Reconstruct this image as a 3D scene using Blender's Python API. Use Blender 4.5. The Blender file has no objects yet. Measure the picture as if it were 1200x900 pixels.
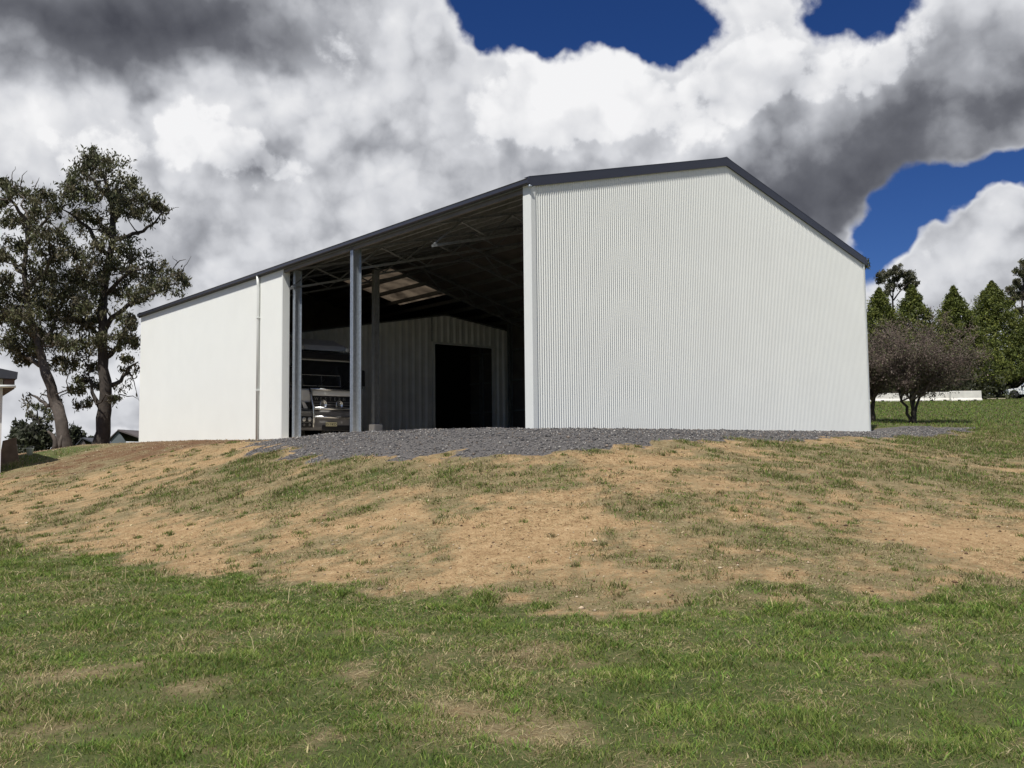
import bpy, math, random
import numpy as np
from mathutils import Vector, Matrix
random.seed(7)
rng = np.random.default_rng(11)
sc = bpy.context.scene
COL = sc.collection

# ------------------------------------------------------------------ camera
EYE = 1.6
F_PX = 1095.0
PITCH, ROLL = 0.07309, -0.01007
_d = Vector((0, math.cos(PITCH), math.sin(PITCH)))
_r = Vector((1, 0, 0)); _u = _r.cross(_d)
CR = _r * math.cos(ROLL) + _u * math.sin(ROLL)
CU = -_r * math.sin(ROLL) + _u * math.cos(ROLL)
cam_data = bpy.data.cameras.new("camera")
cam = bpy.data.objects.new("camera", cam_data); COL.objects.link(cam)
cam.matrix_world = Matrix(((CR.x, CU.x, -_d.x, 0), (CR.y, CU.y, -_d.y, 0), (CR.z, CU.z, -_d.z, EYE), (0, 0, 0, 1)))
cam_data.sensor_width = 36.0
cam_data.lens = F_PX / 1200 * 36
cam_data.clip_start = 0.1; cam_data.clip_end = 6000
sc.camera = cam

def ray(px, py):
    return _d + CR * ((px - 600) / F_PX) + CU * ((450 - py) / F_PX)
def at(px, py, Y):
    """world point at depth Y (metres along +y) in the direction of a sighting"""
    v = ray(px, py); k = Y / v.y
    return Vector((v.x * k, Y, EYE + v.z * k))

# ------------------------------------------------------------------ colour management, sun
sc.view_settings.view_transform = 'Standard'
sc.view_settings.look = 'None'
sc.view_settings.exposure = 0.18
sc.view_settings.gamma = 1.0
sc.render.engine = 'CYCLES'
try:
    sc.cycles.max_bounces = 8
    sc.cycles.use_denoising = True
except Exception:
    pass
TH = 0.86698
A_DIR = Vector((math.sin(TH), math.cos(TH), 0))      # along the gable wall
B_DIR = Vector((-math.cos(TH), math.sin(TH), 0))     # along the long side
light_dir = (A_DIR * 1.0 + B_DIR * 0.46 + Vector((0, 0, -1.85))).normalized()
SUN = -light_dir
SUN_EL = math.asin(SUN.z); SUN_AZ = math.atan2(SUN.x, SUN.y)
sd = bpy.data.lights.new("sun", 'SUN'); sd.energy = 4.6; sd.angle = math.radians(0.5); sd.color = (1.0, 0.965, 0.91)
sun = bpy.data.objects.new("sun", sd); COL.objects.link(sun)
sun.rotation_euler = light_dir.to_track_quat('-Z', 'Y').to_euler(); sun.location = (0, 0, 60)

# ------------------------------------------------------------------ sky and clouds (world)
world = bpy.data.worlds.new("World"); sc.world = world; world.use_nodes = True
def build_world():
    nt = world.node_tree; nt.nodes.clear(); N = nt.nodes; Lk = nt.links
    def node(t, **kw):
        n = N.new(t)
        for k, v in kw.items(): setattr(n, k, v)
        return n
    def put(sock, v):
        if hasattr(v, 'is_output') or isinstance(v, bpy.types.NodeSocket): Lk.new(v, sock)
        else: sock.default_value = v
    def m(op, a, b=0.0, c=0.0, clamp=False):
        n = node('ShaderNodeMath', operation=op); n.use_clamp = clamp
        put(n.inputs[0], a); put(n.inputs[1], b); put(n.inputs[2], c); return n.outputs[0]
    def vm(op, a, b=(0, 0, 0), c=(0, 0, 0)):
        n = node('ShaderNodeVectorMath', operation=op)
        put(n.inputs[0], a); put(n.inputs[1], b)
        if len(n.inputs) > 2 and op == 'MULTIPLY_ADD': put(n.inputs[2], c)
        return n.outputs[1] if op in ('LENGTH', 'DOT_PRODUCT') else n.outputs[0]
    def sstep(x, a, b, lo=0.0, hi=1.0):
        n = node('ShaderNodeMapRange', interpolation_type='SMOOTHSTEP')
        put(n.inputs[0], x); n.inputs[1].default_value = a; n.inputs[2].default_value = b
        n.inputs[3].default_value = lo; n.inputs[4].default_value = hi; return n.outputs[0]
    tc = node('ShaderNodeTexCoord'); D = vm('NORMALIZE', tc.outputs['Generated'])
    sep = node('ShaderNodeSeparateXYZ'); Lk.new(D, sep.inputs[0])
    az = m('ARCTAN2', sep.outputs[0], sep.outputs[1]); el = m('ARCSINE', sep.outputs[2])
    # domain warp so that cloud edges billow
    wn = node('ShaderNodeTexNoise'); wn.inputs['Scale'].default_value = 5.0; wn.inputs['Detail'].default_value = 5
    wn.inputs['Roughness'].default_value = 0.6; Lk.new(D, wn.inputs['Vector'])
    warp = vm('SUBTRACT', wn.outputs['Color'], (0.5, 0.5, 0.5))
    cmb = node('ShaderNodeCombineXYZ'); Lk.new(az, cmb.inputs[0]); Lk.new(el, cmb.inputs[1])
    ae = vm('MULTIPLY_ADD', warp, (0.16, 0.13, 0.0), cmb.outputs[0])
    def blobs(lst, base):
        acc = base
        for (px, py, rx, ry, amp) in lst:
            v = ray(px, py).normalized()
            a0 = math.atan2(v.x, v.y); e0 = math.asin(v.z)
            sx = F_PX / rx * 0.9; sy = F_PX / ry * 0.9
            ln = vm('LENGTH', vm('MULTIPLY_ADD', ae, (sx, sy, 0), (-a0 * sx, -e0 * sy, 0)))
            g = sstep(ln, 0.0, 1.5, 1.0, 0.0)
            acc = m('MULTIPLY_ADD', g, amp, acc)
        return acc
    def field(vec):
        n1 = node('ShaderNodeTexNoise'); n1.inputs['Scale'].default_value = 4.2; n1.inputs['Detail'].default_value = 8
        n1.inputs['Roughness'].default_value = 0.63; Lk.new(vec, n1.inputs['Vector'])
        nn = m('MULTIPLY', m('SUBTRACT', n1.outputs[0], 0.5), 0.9)
        w2 = vm('MULTIPLY_ADD', warp, (0.085, 0.085, 0.085), vec)
        vo = node('ShaderNodeTexVoronoi'); vo.feature = 'F1'; vo.inputs['Scale'].default_value = 9.5
        vo.inputs['Detail'].default_value = 2.0; vo.inputs['Roughness'].default_value = 0.55; vo.inputs['Lacunarity'].default_value = 2.3
        Lk.new(w2, vo.inputs['Vector'])
        return nn, m('SUBTRACT', 0.5, vo.outputs['Distance'])
    n0, p0 = field(D)
    n1_, p1 = field(vm('ADD', D, (-0.016, 0.0, 0.026)))
    f0 = m('MULTIPLY_ADD', p0, 0.26, n0)
    big = node('ShaderNodeTexNoise'); big.inputs['Scale'].default_value = 1.6; big.inputs['Detail'].default_value = 3; Lk.new(D, big.inputs['Vector'])
    base = m('MULTIPLY_ADD', m('SUBTRACT', big.outputs[0], 0.5), 0.70, 0.56)
    cover = blobs([(690, 34, 130, 54, -1.75), (600, 2, 70, 50, -1.4), (800, 40, 55, 50, -1.4), (1010, 16, 70, 34, -1.6),
                   (1070, 262, 50, 46, -1.3), (1170, 226, 90, 28, -1.7), (1022, 310, 40, 60, -1.8), (1200, 290, 25, 45, -1.3),
                   (1110, 310, 90, 60, 1.5), (1165, 285, 60, 40, 0.9), (1120, 360, 160, 50, 1.0), (155, 355, 30, 30, -0.55), (262, 208, 22, 20, -0.45),
                   (690, 130, 120, 60, 0.45), (560, 120, 120, 100, 0.5), (900, 60, 60, 60, 0.4), (1100, 120, 120, 70, 0.5), (960, 235, 60, 40, 0.3), (250, 230, 480, 260, 0.95), (900, 150, 330, 150, 0.55), (600, 480, 700, 120, 0.5), (180, 30, 260, 90, 0.6), (480, 330, 400, 160, 0.5), (860, 150, 120, 120, 0.4), (740, 300, 300, 160, .4)], base)
    lown = node('ShaderNodeTexNoise'); lown.inputs['Scale'].default_value = 8; lown.inputs['Detail'].default_value = 6; lown.inputs['Roughness'].default_value = 0.68
    Lk.new(vm('ADD', D, (3.1, 1.7, 0.4)), lown.inputs['Vector'])
    dens = m('MULTIPLY_ADD', m('SUBTRACT', lown.outputs[0], 0.5), 1.15, m('MULTIPLY_ADD', f0, 1.9, cover))
    alpha = sstep(dens, 0.20, 0.74)
    # brightness: relief towards the light, big light and dark masses
    relief = m('MULTIPLY_ADD', m('SUBTRACT', n0, n1_), 0.72, m('MULTIPLY_ADD', m('SUBTRACT', p0, p1), 0.32, m('MULTIPLY', m('SUBTRACT', p0, 0.18), 0.20)))
    tone0 = blobs([(195, 40, 170, 62, -0.62), (60, 20, 140, 60, -0.22), (330, 60, 70, 50, -0.12), (310, 185, 36, 34, -0.42), (255, 205, 40, 36, -0.16),
                   (225, 150, 80, 35, 0.22), (60, 140, 130, 45, 0.12), (345, 210, 50, 30, 0.22), (520, 200, 130, 110, -0.16), (450, 60, 90, 80, -0.02), (640, 90, 80, 70, 0.14),
                   (560, 30, 40, 30, 0.1), (755, 135, 120, 50, 0.24), (690, 130, 60, 50, 0.12), (420, 130, 60, 60, 0.06), (130, 250, 140, 90, -0.05),
                   (900, 45, 70, 60, 0.16), (1020, 85, 100, 40, 0.20), (960, 120, 130, 50, -0.10), (1130, 180, 190, 75, -0.44), (940, 225, 120, 60, -0.42), (1150, 50, 90, 80, -0.20), (820, 205, 60, 40, -0.18),
                   (1000, 262, 40, 20, 0.25), (1100, 300, 80, 50, 0.22), (60, 480, 260, 40, -0.12), (60, 430, 90, 30, 0.12), (250, 300, 120, 60, -0.10), (300, 110, 60, 20, 0.12), (320, 200, 420, 200, 0.07), (60, 470, 300, 70, .10)], 0.84)
    lit = sstep(tone0, 0.1, 0.75, 0.45, 1.0)
    tone = m('ADD', m('ADD', tone0, m('MULTIPLY', relief, lit)), m('MULTIPLY', m('SUBTRACT', lown.outputs[0], 0.5), 0.32))
    rim = m('MULTIPLY', sstep(dens, 0.45, 1.0, 1.0, 0.0), 0.14)
    tone = m('ADD', tone, rim)
    cover2 = blobs([(625, 105, 105, 85, 0.95), (760, 140, 115, 52, 1.0), (225, 165, 95, 50, 0.9), (345, 222, 70, 36, 0.85), (985, 95, 125, 48, 0.9), (890, 60, 60, 60, 0.8), (70, 165, 100, 50, 0.75),
                    (440, 60, 110, 60, 0.7), (180, 290, 150, 45, 0.6), (520, 250, 90, 40, 0.5), (60, 440, 90, 24, 0.8), (140, 500, 120, 12, 0.7), (1090, 305, 60, 40, 0.8)], -0.36)
    d2 = m('MULTIPLY_ADD', m('SUBTRACT', lown.outputs[0], 0.5), 1.0, m('MULTIPLY_ADD', f0, 2.4, cover2))
    front = m('MULTIPLY', sstep(d2, 0.02, 0.20), sstep(d2, 0.9, 0.1, 0.35, 1.0))
    tone = m('MULTIPLY_ADD', front, 0.15, m('MULTIPLY_ADD', sstep(d2, -0.30, 0.02), -0.08, tone))
    ramp = node('ShaderNodeValToRGB'); cr = ramp.color_ramp
    stops = [(0.0, (0.060, 0.063, 0.078)), (0.25, (0.13, 0.135, 0.155)), (0.5, (0.34, 0.35, 0.38)), (0.72, (0.58, 0.59, 0.62)), (1.05 - .05, (0.80, 0.80, 0.81))]
    cr.elements[0].position = 0; cr.elements[0].color = (*stops[0][1], 1)
    cr.elements[1].position = 1; cr.elements[1].color = (*stops[-1][1], 1)
    for p, c in stops[1:-1]:
        e = cr.elements.new(p); e.color = (*c, 1)
    Lk.new(tone, ramp.inputs[0])
    sky = node('ShaderNodeTexSky'); sky.sky_type = 'NISHITA'; sky.sun_disc = False
    sky.sun_elevation = SUN_EL; sky.sun_rotation = SUN_AZ
    sky.altitude = 1200; sky.air_density = 0.75; sky.dust_density = 0.25; sky.ozone_density = 4.5
    hsv = node('ShaderNodeHueSaturation'); hsv.inputs['Saturation'].default_value = 1.24; hsv.inputs['Hue'].default_value = 0.515; hsv.inputs['Value'].default_value = 0.64
    Lk.new(sky.outputs[0], hsv.inputs['Color'])
    cl = vm('SCALE', ramp.outputs[0]); cl.node.inputs['Scale'].default_value = 10.0
    mix = node('ShaderNodeMix', data_type='RGBA'); Lk.new(alpha, mix.inputs[0]); Lk.new(hsv.outputs[0], mix.inputs[6]); Lk.new(cl, mix.inputs[7])
    bg = node('ShaderNodeBackground'); bg.inputs['Strength'].default_value = 0.1; Lk.new(mix.outputs[2], bg.inputs[0])
    out = node('ShaderNodeOutputWorld'); Lk.new(bg.outputs[0], out.inputs[0])
build_world()
world.cycles.sampling_method = 'MANUAL'; world.cycles.sample_map_resolution = 256

# ------------------------------------------------------------------ helpers
def link(o): COL.objects.link(o); return o
def thing(name, label, cat, loc=(0, 0, 0), rotz=0.0, group=None):
    o = link(bpy.data.objects.new(name, None)); o.empty_display_size = 0.3
    o.location = loc; o.rotation_euler = (0, 0, rotz); return tag(o, label, cat, group)
def tag(o, label, cat, group=None):
    o['label'] = label; o['category'] = cat
    if group: o['group'] = group
    return o
def mesh_obj(name, verts, faces, mat, parent=None, smooth=False, kind=None, cols=None, loc=None):
    me = bpy.data.meshes.new(name)
    if isinstance(faces, np.ndarray):
        nf, k = faces.shape
        v = np.asarray(verts, dtype=np.float32)
        me.vertices.add(len(v)); me.vertices.foreach_set('co', v.ravel())
        me.loops.add(nf * k); me.loops.foreach_set('vertex_index', faces.astype(np.int32).ravel())
        me.polygons.add(nf); me.polygons.foreach_set('loop_start', np.arange(0, nf * k, k, dtype=np.int32))
        me.update(calc_edges=True); me.validate()
    else:
        me.from_pydata([tuple(p) for p in verts], [], faces); me.update()
    if smooth: me.polygons.foreach_set('use_smooth', np.ones(len(me.polygons), dtype=bool))
    if cols is not None:
        ca = me.color_attributes.new('col', 'FLOAT_COLOR', 'POINT')
        c = np.asarray(cols, dtype=np.float32)
        if c.shape[1] == 3: c = np.concatenate([c, np.ones((len(c), 1), np.float32)], 1)
        ca.data.foreach_set('color', c.ravel())
    if mat: me.materials.append(mat)
    o = link(bpy.data.objects.new(name, me))
    if parent: o.parent = parent
    if kind: o['kind'] = kind
    if loc is not None: o.location = loc
    return o
class MB:
    def __init__(s): s.v = []; s.f = []
    def quad(s, *p):
        i = len(s.v); s.v += [tuple(q) for q in p]; s.f.append(tuple(range(i, i + len(p)))); return s
    def box(s, x0, x1, y0, y1, z0, z1):
        i = len(s.v)
        s.v += [(x0, y0, z0), (x1, y0, z0), (x1, y1, z0), (x0, y1, z0), (x0, y0, z1), (x1, y0, z1), (x1, y1, z1), (x0, y1, z1)]
        for f in ((0, 3, 2, 1), (4, 5, 6, 7), (0, 1, 5, 4), (1, 2, 6, 5), (2, 3, 7, 6), (3, 0, 4, 7)): s.f.append(tuple(i + k for k in f))
        return s
    def prism(s, poly, axis, lo, hi):
        """extrude a 2D polygon; axis 0: poly=(y,z), 1: poly=(x,z), 2: poly=(x,y)"""
        def P(q, w): return ((w, q[0], q[1]), (q[0], w, q[1]), (q[0], q[1], w))[axis]
        i = len(s.v); n = len(poly)
        s.v += [P(q, lo) for q in poly] + [P(q, hi) for q in poly]
        s.f.append(tuple(i + k for k in range(n))[::-1]); s.f.append(tuple(i + n + k for k in range(n)))
        for k in range(n): s.f.append((i + k, i + (k + 1) % n, i + n + (k + 1) % n, i + n + k))
        return s
    def beam(s, p, q, w, h, up=(0, 0, 1)):
        p, q = Vector(p), Vector(q); d = (q - p).normalized(); x = d.cross(Vector(up))
        if x.length < 1e-4: x = d.cross(Vector((1, 0, 0)))
        x.normalize(); y = x.cross(d)
        i = len(s.v)
        for c in (p, q):
            for sx, sy in ((-1, -1), (1, -1), (1, 1), (-1, 1)): s.v.append(tuple(c + x * sx * w / 2 + y * sy * h / 2))
        for f in ((0, 1, 2, 3), (7, 6, 5, 4), (0, 4, 5, 1), (1, 5, 6, 2), (2, 6, 7, 3), (3, 7, 4, 0)): s.f.append(tuple(i + k for k in f))
        return s
    def tube(s, pts, rad, n=8, cap=True):
        pts = [Vector(p) for p in pts]
        if not isinstance(rad, (list, tuple)): rad = [rad] * len(pts)
        i0 = len(s.v); ref = None
        for k, p in enumerate(pts):
            d = (pts[min(k + 1, len(pts) - 1)] - pts[max(k - 1, 0)]).normalized()
            if ref is None: ref = d.orthogonal().normalized()
            x = (ref - d * ref.dot(d)).normalized(); ref = x; y = d.cross(x)
            for j in range(n):
                a = 2 * math.pi * j / n
                s.v.append(tuple(p + (x * math.cos(a) + y * math.sin(a)) * rad[k]))
        for k in range(len(pts) - 1):
            for j in range(n):
                a, b = i0 + k * n + j, i0 + k * n + (j + 1) % n
                s.f.append((a, b, b + n, a + n))
        if cap:
            s.f.append(tuple(i0 + j for j in range(n))[::-1]); e = i0 + (len(pts) - 1) * n
            s.f.append(tuple(e + j for j in range(n)))
        return s
    def lathe(s, prof, c, axis='x', n=20):
        """prof: (radius, offset along axis)"""
        i0 = len(s.v)
        for (r, o) in prof:
            for j in range(n):
                a = 2 * math.pi * j / n
                if axis == 'x': s.v.append((c[0] + o, c[1] + r * math.cos(a), c[2] + r * math.sin(a)))
                elif axis == 'y': s.v.append((c[0] + r * math.cos(a), c[1] + o, c[2] + r * math.sin(a)))
                else: s.v.append((c[0] + r * math.cos(a), c[1] + r * math.sin(a), c[2] + o))
        for k in range(len(prof) - 1):
            for j in range(n):
                a, b = i0 + k * n + j, i0 + k * n + (j + 1) % n
                s.f.append((a, b, b + n, a + n))
        s.f.append(tuple(i0 + j for j in range(n))[::-1]); e = i0 + (len(prof) - 1) * n; s.f.append(tuple(e + j for j in range(n)))
        return s
    def build(s, name, mat, parent=None, smooth=False, bevel=0, kind=None):
        o = mesh_obj(name, s.v, s.f, mat, parent, smooth, kind)
        if bevel:
            b = o.modifiers.new('bevel', 'BEVEL'); b.width = bevel; b.segments = 2; b.limit_method = 'ANGLE'
        return o
def dup(root, loc, rotz=None, label=None, group=None):
    r = root.copy(); COL.objects.link(r); r.location = loc
    if rotz is not None: r.rotation_euler = (0, 0, rotz)
    if label: r['label'] = label
    if group: r['group'] = group
    for ch in list(root.children):
        c = ch.copy(); COL.objects.link(c); c.parent = r
        for g in list(ch.children):
            d = g.copy(); COL.objects.link(d); d.parent = c
    return r

# ------------------------------------------------------------------ materials
def mat(name, color, rough=0.6, metal=0.0, var=0.08, scale=6.0, bump=0.0, bscale=40.0, spec=0.5, coords='Object'):
    m = bpy.data.materials.new(name); m.use_nodes = True; nt = m.node_tree; N = nt.nodes; b = N['Principled BSDF']
    b.inputs['Roughness'].default_value = rough; b.inputs['Metallic'].default_value = metal
    b.inputs['Specular IOR Level'].default_value = spec
    tc = N.new('ShaderNodeTexCoord'); no = N.new('ShaderNodeTexNoise'); no.inputs['Scale'].default_value = scale; no.inputs['Detail'].default_value = 6
    nt.links.new(tc.outputs[coords], no.inputs['Vector'])
    mr = N.new('ShaderNodeMapRange'); mr.inputs[1].default_value = 0.25; mr.inputs[2].default_value = 0.75
    mr.inputs[3].default_value = 1 - var; mr.inputs[4].default_value = 1 + var; nt.links.new(no.outputs[0], mr.inputs[0])
    mx = N.new('ShaderNodeVectorMath'); mx.operation = 'SCALE'; mx.inputs[0].default_value = color[:3]
    nt.links.new(mr.outputs[0], mx.inputs['Scale']); nt.links.new(mx.outputs[0], b.inputs['Base Color'])
    if bump:
        n2 = N.new('ShaderNodeTexNoise'); n2.inputs['Scale'].default_value = bscale; n2.inputs['Detail'].default_value = 5
        nt.links.new(tc.outputs[coords], n2.inputs['Vector'])
        bp = N.new('ShaderNodeBump'); bp.inputs['Strength'].default_value = bump; bp.inputs['Distance'].default_value = 0.02
        nt.links.new(n2.outputs[0], bp.inputs['Height']); nt.links.new(bp.outputs[0], b.inputs['Normal'])
    return m
def attr_mat(name, rough=0.7, translucent=0.25, spec=0.2):
    m = bpy.data.materials.new(name); m.use_nodes = True; nt = m.node_tree; N = nt.nodes; b = N['Principled BSDF']
    a = N.new('ShaderNodeAttribute'); a.attribute_name = 'col'
    nt.links.new(a.outputs['Color'], b.inputs['Base Color']); b.inputs['Roughness'].default_value = rough
    b.inputs['Specular IOR Level'].default_value = spec
    if translucent:
        t = N.new('ShaderNodeBsdfTranslucent'); nt.links.new(a.outputs['Color'], t.inputs[0])
        mx = N.new('ShaderNodeMixShader'); mx.inputs[0].default_value = translucent
        nt.links.new(b.outputs[0], mx.inputs[1]); nt.links.new(t.outputs[0], mx.inputs[2]); nt.links.new(mx.outputs[0], N['Material Output'].inputs[0])
    return m
M = dict(
    white=mat('white_steel', (0.775, 0.785, 0.74), 0.42, var=0.025, scale=0.8),
    white_trim=mat('white_trim_steel', (0.72, 0.735, 0.70), 0.4, var=0.02, scale=2),
    dark=mat('dark_blue_steel', (0.035, 0.038, 0.052), 0.35, var=0.1, scale=2),
    gal=mat('galvanised_steel', (0.42, 0.46, 0.50), 0.45, 0.75, var=0.18, scale=14),
    gal_dark=mat('dull_galvanised_steel', (0.20, 0.21, 0.21), 0.55, 0.3, var=0.2, scale=8),
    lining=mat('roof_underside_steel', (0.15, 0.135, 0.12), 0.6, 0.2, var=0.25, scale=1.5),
    olive=mat('olive_steel_sheet', (0.80, 0.80, 0.75), 0.55, var=0.10, scale=1.5),
    floor=mat('shed_dirt_floor', (0.54, 0.48, 0.40), 0.95, var=0.25, scale=3, bump=0.5, spec=0.1),
    truck_white=mat('truck_paint_white', (0.72, 0.72, 0.70), 0.3, var=0.05),
    truck_black=mat('truck_black_plastic', (0.015, 0.015, 0.016), 0.4, var=0.2),
    truck_grey=mat('truck_grey_plastic', (0.17, 0.165, 0.16), 0.5, var=0.2),
    chrome=mat('polished_alloy', (0.62, 0.62, 0.60), 0.25, 0.9, var=0.08),
    glass=mat('dark_glass', (0.012, 0.014, 0.016), 0.06, var=0.05, spec=0.6),
    lamp=mat('headlamp_glass', (0.62, 0.62, 0.58), 0.12, 0.2, var=0.05),
    tyre=mat('tyre_rubber', (0.018, 0.018, 0.018), 0.85, var=0.2, scale=20),
    rim=mat('wheel_rim_steel', (0.45, 0.44, 0.42), 0.4, 0.6),
    plate=mat('plate_cream', (0.62, 0.58, 0.36), 0.5, var=0.03),
    ink=mat('plate_ink', (0.02, 0.02, 0.025), 0.5),
    car=mat('car_paint_white', (0.74, 0.75, 0.75), 0.22, var=0.02),
    concrete=mat('weathered_concrete', (0.62, 0.60, 0.54), 0.85, var=0.12, scale=2.5, bump=0.3),
    bark_dark=mat('dark_bark', (0.045, 0.036, 0.029), 0.9, var=0.45, scale=4, bump=1.0, bscale=9),
    bark_grey=mat('grey_bark', (0.085, 0.070, 0.058), 0.9, var=0.5, scale=3, bump=1.0, bscale=8),
    twig=mat('twig_bark', (0.15, 0.112, 0.092), 0.9, var=0.4, scale=2),
    rust=mat('rusty_brown_board', (0.17, 0.115, 0.075), 0.85, var=0.35, scale=3, bump=0.3),
    roof_house=mat('house_roof_steel', (0.045, 0.048, 0.058), 0.5, var=0.1),
    soffit=mat('stained_eave_timber', (0.10, 0.06, 0.045), 0.8, var=0.2),
    wall_house=mat('house_wall_paint', (0.72, 0.71, 0.67), 0.7, var=0.05),
    shed_grey=mat('old_grey_sheeting', (0.12, 0.14, 0.145), 0.6, var=0.15, scale=1.5),
    shed_rust=mat('old_roof_sheeting', (0.085, 0.07, 0.066), 0.7, var=0.3, scale=1.0),
    timber=mat('bleached_timber', (0.50, 0.44, 0.33), 0.85, var=0.2, scale=4),
    leaf=attr_mat('leaf', 0.6, 0.22, 0.25),
    grass=attr_mat('grass_blade', 0.65, 0.30, 0.2),
    straw=attr_mat('dry_stalk', 0.8, 0.1, 0.1),
    stone=attr_mat('crushed_stone', 0.9, 0.0, 0.2),
)
# guessed translucent sheeting, added for the tan light on the back roof slope
def added_sheet_mat():
    m = bpy.data.materials.new('added_tan_translucent'); m.use_nodes = True; nt = m.node_tree; N = nt.nodes
    N.remove(N['Principled BSDF']); t = N.new('ShaderNodeBsdfTranslucent'); d = N.new('ShaderNodeBsdfDiffuse'); mx = N.new('ShaderNodeMixShader')
    no = N.new('ShaderNodeTexNoise'); no.inputs['Scale'].default_value = 1.3; no.inputs['Detail'].default_value = 6
    tc = N.new('ShaderNodeTexCoord'); nt.links.new(tc.outputs['Object'], no.inputs['Vector'])
    cr = N.new('ShaderNodeValToRGB'); cr.color_ramp.elements[0].position = 0.3; cr.color_ramp.elements[0].color = (0.022, 0.017, 0.012, 1)
    cr.color_ramp.elements[1].position = 0.7; cr.color_ramp.elements[1].color = (0.135, 0.105, 0.072, 1)
    nt.links.new(no.outputs[0], cr.inputs[0]); nt.links.new(cr.outputs[0], t.inputs[0]); d.inputs[0].default_value = (0.2, 0.14, 0.1, 1)
    mx.inputs[0].default_value = 0.3; nt.links.new(t.outputs[0], mx.inputs[1]); nt.links.new(d.outputs[0], mx.inputs[2])
    nt.links.new(mx.outputs[0], N['Material Output'].inputs[0]); return m
M['added_sheet'] = added_sheet_mat()

# ------------------------------------------------------------------ noise
def _hash(ix, iy, s):
    h = (ix.astype(np.int64) * 374761393 + iy.astype(np.int64) * 668265263 + s * 974711) & 0x7fffffff
    h = ((h ^ (h >> 13)) * 1274126177) & 0x7fffffff
    return ((h ^ (h >> 16)) & 0xffff) / 65535.0
def vnoise(x, y, s=0):
    x = np.asarray(x, float); y = np.asarray(y, float)
    ix = np.floor(x); iy = np.floor(y); fx = x - ix; fy = y - iy
    fx = fx * fx * (3 - 2 * fx); fy = fy * fy * (3 - 2 * fy)
    a = _hash(ix, iy, s); b = _hash(ix + 1, iy, s); c = _hash(ix, iy + 1, s); d = _hash(ix + 1, iy + 1, s)
    return (a * (1 - fx) + b * fx) * (1 - fy) + (c * (1 - fx) + d * fx) * fy
def fbm(x, y, s=0, o=4):
    t = 0; a = 0.5; n = 0
    for k in range(o):
        t = t + a * vnoise(x * 2 ** k + 17 * k, y * 2 ** k - 9 * k, s + k); n += a; a *= 0.55
    return t / n
def ss(x, a, b):
    t = np.clip((np.asarray(x, float) - a) / (b - a), 0, 1); return t * t * (3 - 2 * t)

# ------------------------------------------------------------------ terrain
PAD = EYE + 0.525
CX, CY = 0.501, 22.0
SW, SL, SH, RISE = 15.36, 27.12, 6.0, 1.99          # shed: gable width, length, eave height, ridge above eave
aX, aY = A_DIR.x, A_DIR.y; bX, bY = B_DIR.x, B_DIR.y
def shed_uv(x, y): return (x - CX) * aX + (y - CY) * aY, (x - CX) * bX + (y - CY) * bY
_tx = [-40, -20, -9.2, -4.5, -1.96, 0.86, 2.55, 5.75, 15, 30]
_ty = [30, 24, 16.6, 12.6, 10.9, 9.5, 9.4, 10.5, 13, 15]
_cx = [-60, -30, -19, -9.5, -1.4, 0.2, 1.4, 5.1, 8.9, 13, 20, 30, 60]
_cy = [50, 46, 41, 30, 21.0, 20.4, 21.0, 24.2, 27.4, 30.6, 34, 38, 46]
def toe(x): return (np.interp(x - 1, _tx, _ty) + np.interp(x, _tx, _ty) + np.interp(x + 1, _tx, _ty)) / 3
def crest(x): return (np.interp(x - 2, _cx, _cy) + np.interp(x - .7, _cx, _cy) + np.interp(x + .7, _cx, _cy) + np.interp(x + 2, _cx, _cy)) / 4
def height(x, y, fine=True):
    x = np.asarray(x, float); y = np.asarray(y, float)
    u, t = shed_uv(x, y)
    zr = 1.93 + 0.0685 * (np.minimum(y, 140) - 27)
    wR = ss(u, 13.5, 19)
    zp = PAD + wR * (zr - PAD)
    zp = zp - 0.085 * np.clip(-18.2 - x, 0, 22) * ss(y, 22, 36)
    wL = ss(-x, -5, 12)
    zp = zp - wL * 0.13 * np.clip(y - 47.5, 0, 70)
    s = np.clip((y - toe(x)) / (crest(x) - toe(x)), 0, 1)
    z = zp * (0.5 * s + 0.5 * s * s * (3 - 2 * s))
    ridge = 0.03 * np.exp(-((u + 1.7) / 1.3) ** 2) * ss(t, -3, 0.5) * ss(-t, -10.0, -3.5) - 0.10 * np.exp(-((u + 1.7) / 1.6) ** 2) * ss(t, 5, 9) * ss(-t, -14.5, -12)
    z = z + ridge
    if fine:
        near = ss(-y, -70, -30)
        z = z + near * (0.10 * (fbm(x / 2.3, y / 2.3, 3, 3) - 0.5) * ss(s, 0.02, 0.2) * ss(-s, -1.0, -0.8)
                        + 0.035 * (fbm(x / 0.5, y / 0.5, 5, 3) - 0.5) + 0.10 * (fbm(x / 0.9, y / 0.9, 8, 3) - 0.5) * (1 - ss(s, 0.0, 0.12)))
    inside = ss(u, 0.05, 0.4) * ss(-u, -SW + 0.1, -SW + 0.5) * ss(t, 0.05, 0.3) * ss(-t, -SL, -SL + 0.4)
    z = z * (1 - inside) + np.minimum(z, PAD - 0.08) * inside
    return z
def h1(x, y, fine=True): return float(height(np.array([x]), np.array([y]), fine)[0])
_Ys = np.concatenate([np.arange(3, 60, 0.05)])
def spot(px, py):
    v = ray(px, py); k = _Ys / v.y
    x = v.x * k; z = EYE + v.z * k
    hit = np.nonzero(z <= height(x, _Ys, False))[0]
    i = hit[0] if len(hit) else len(_Ys) - 1
    return x[i], _Ys[i]
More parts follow.
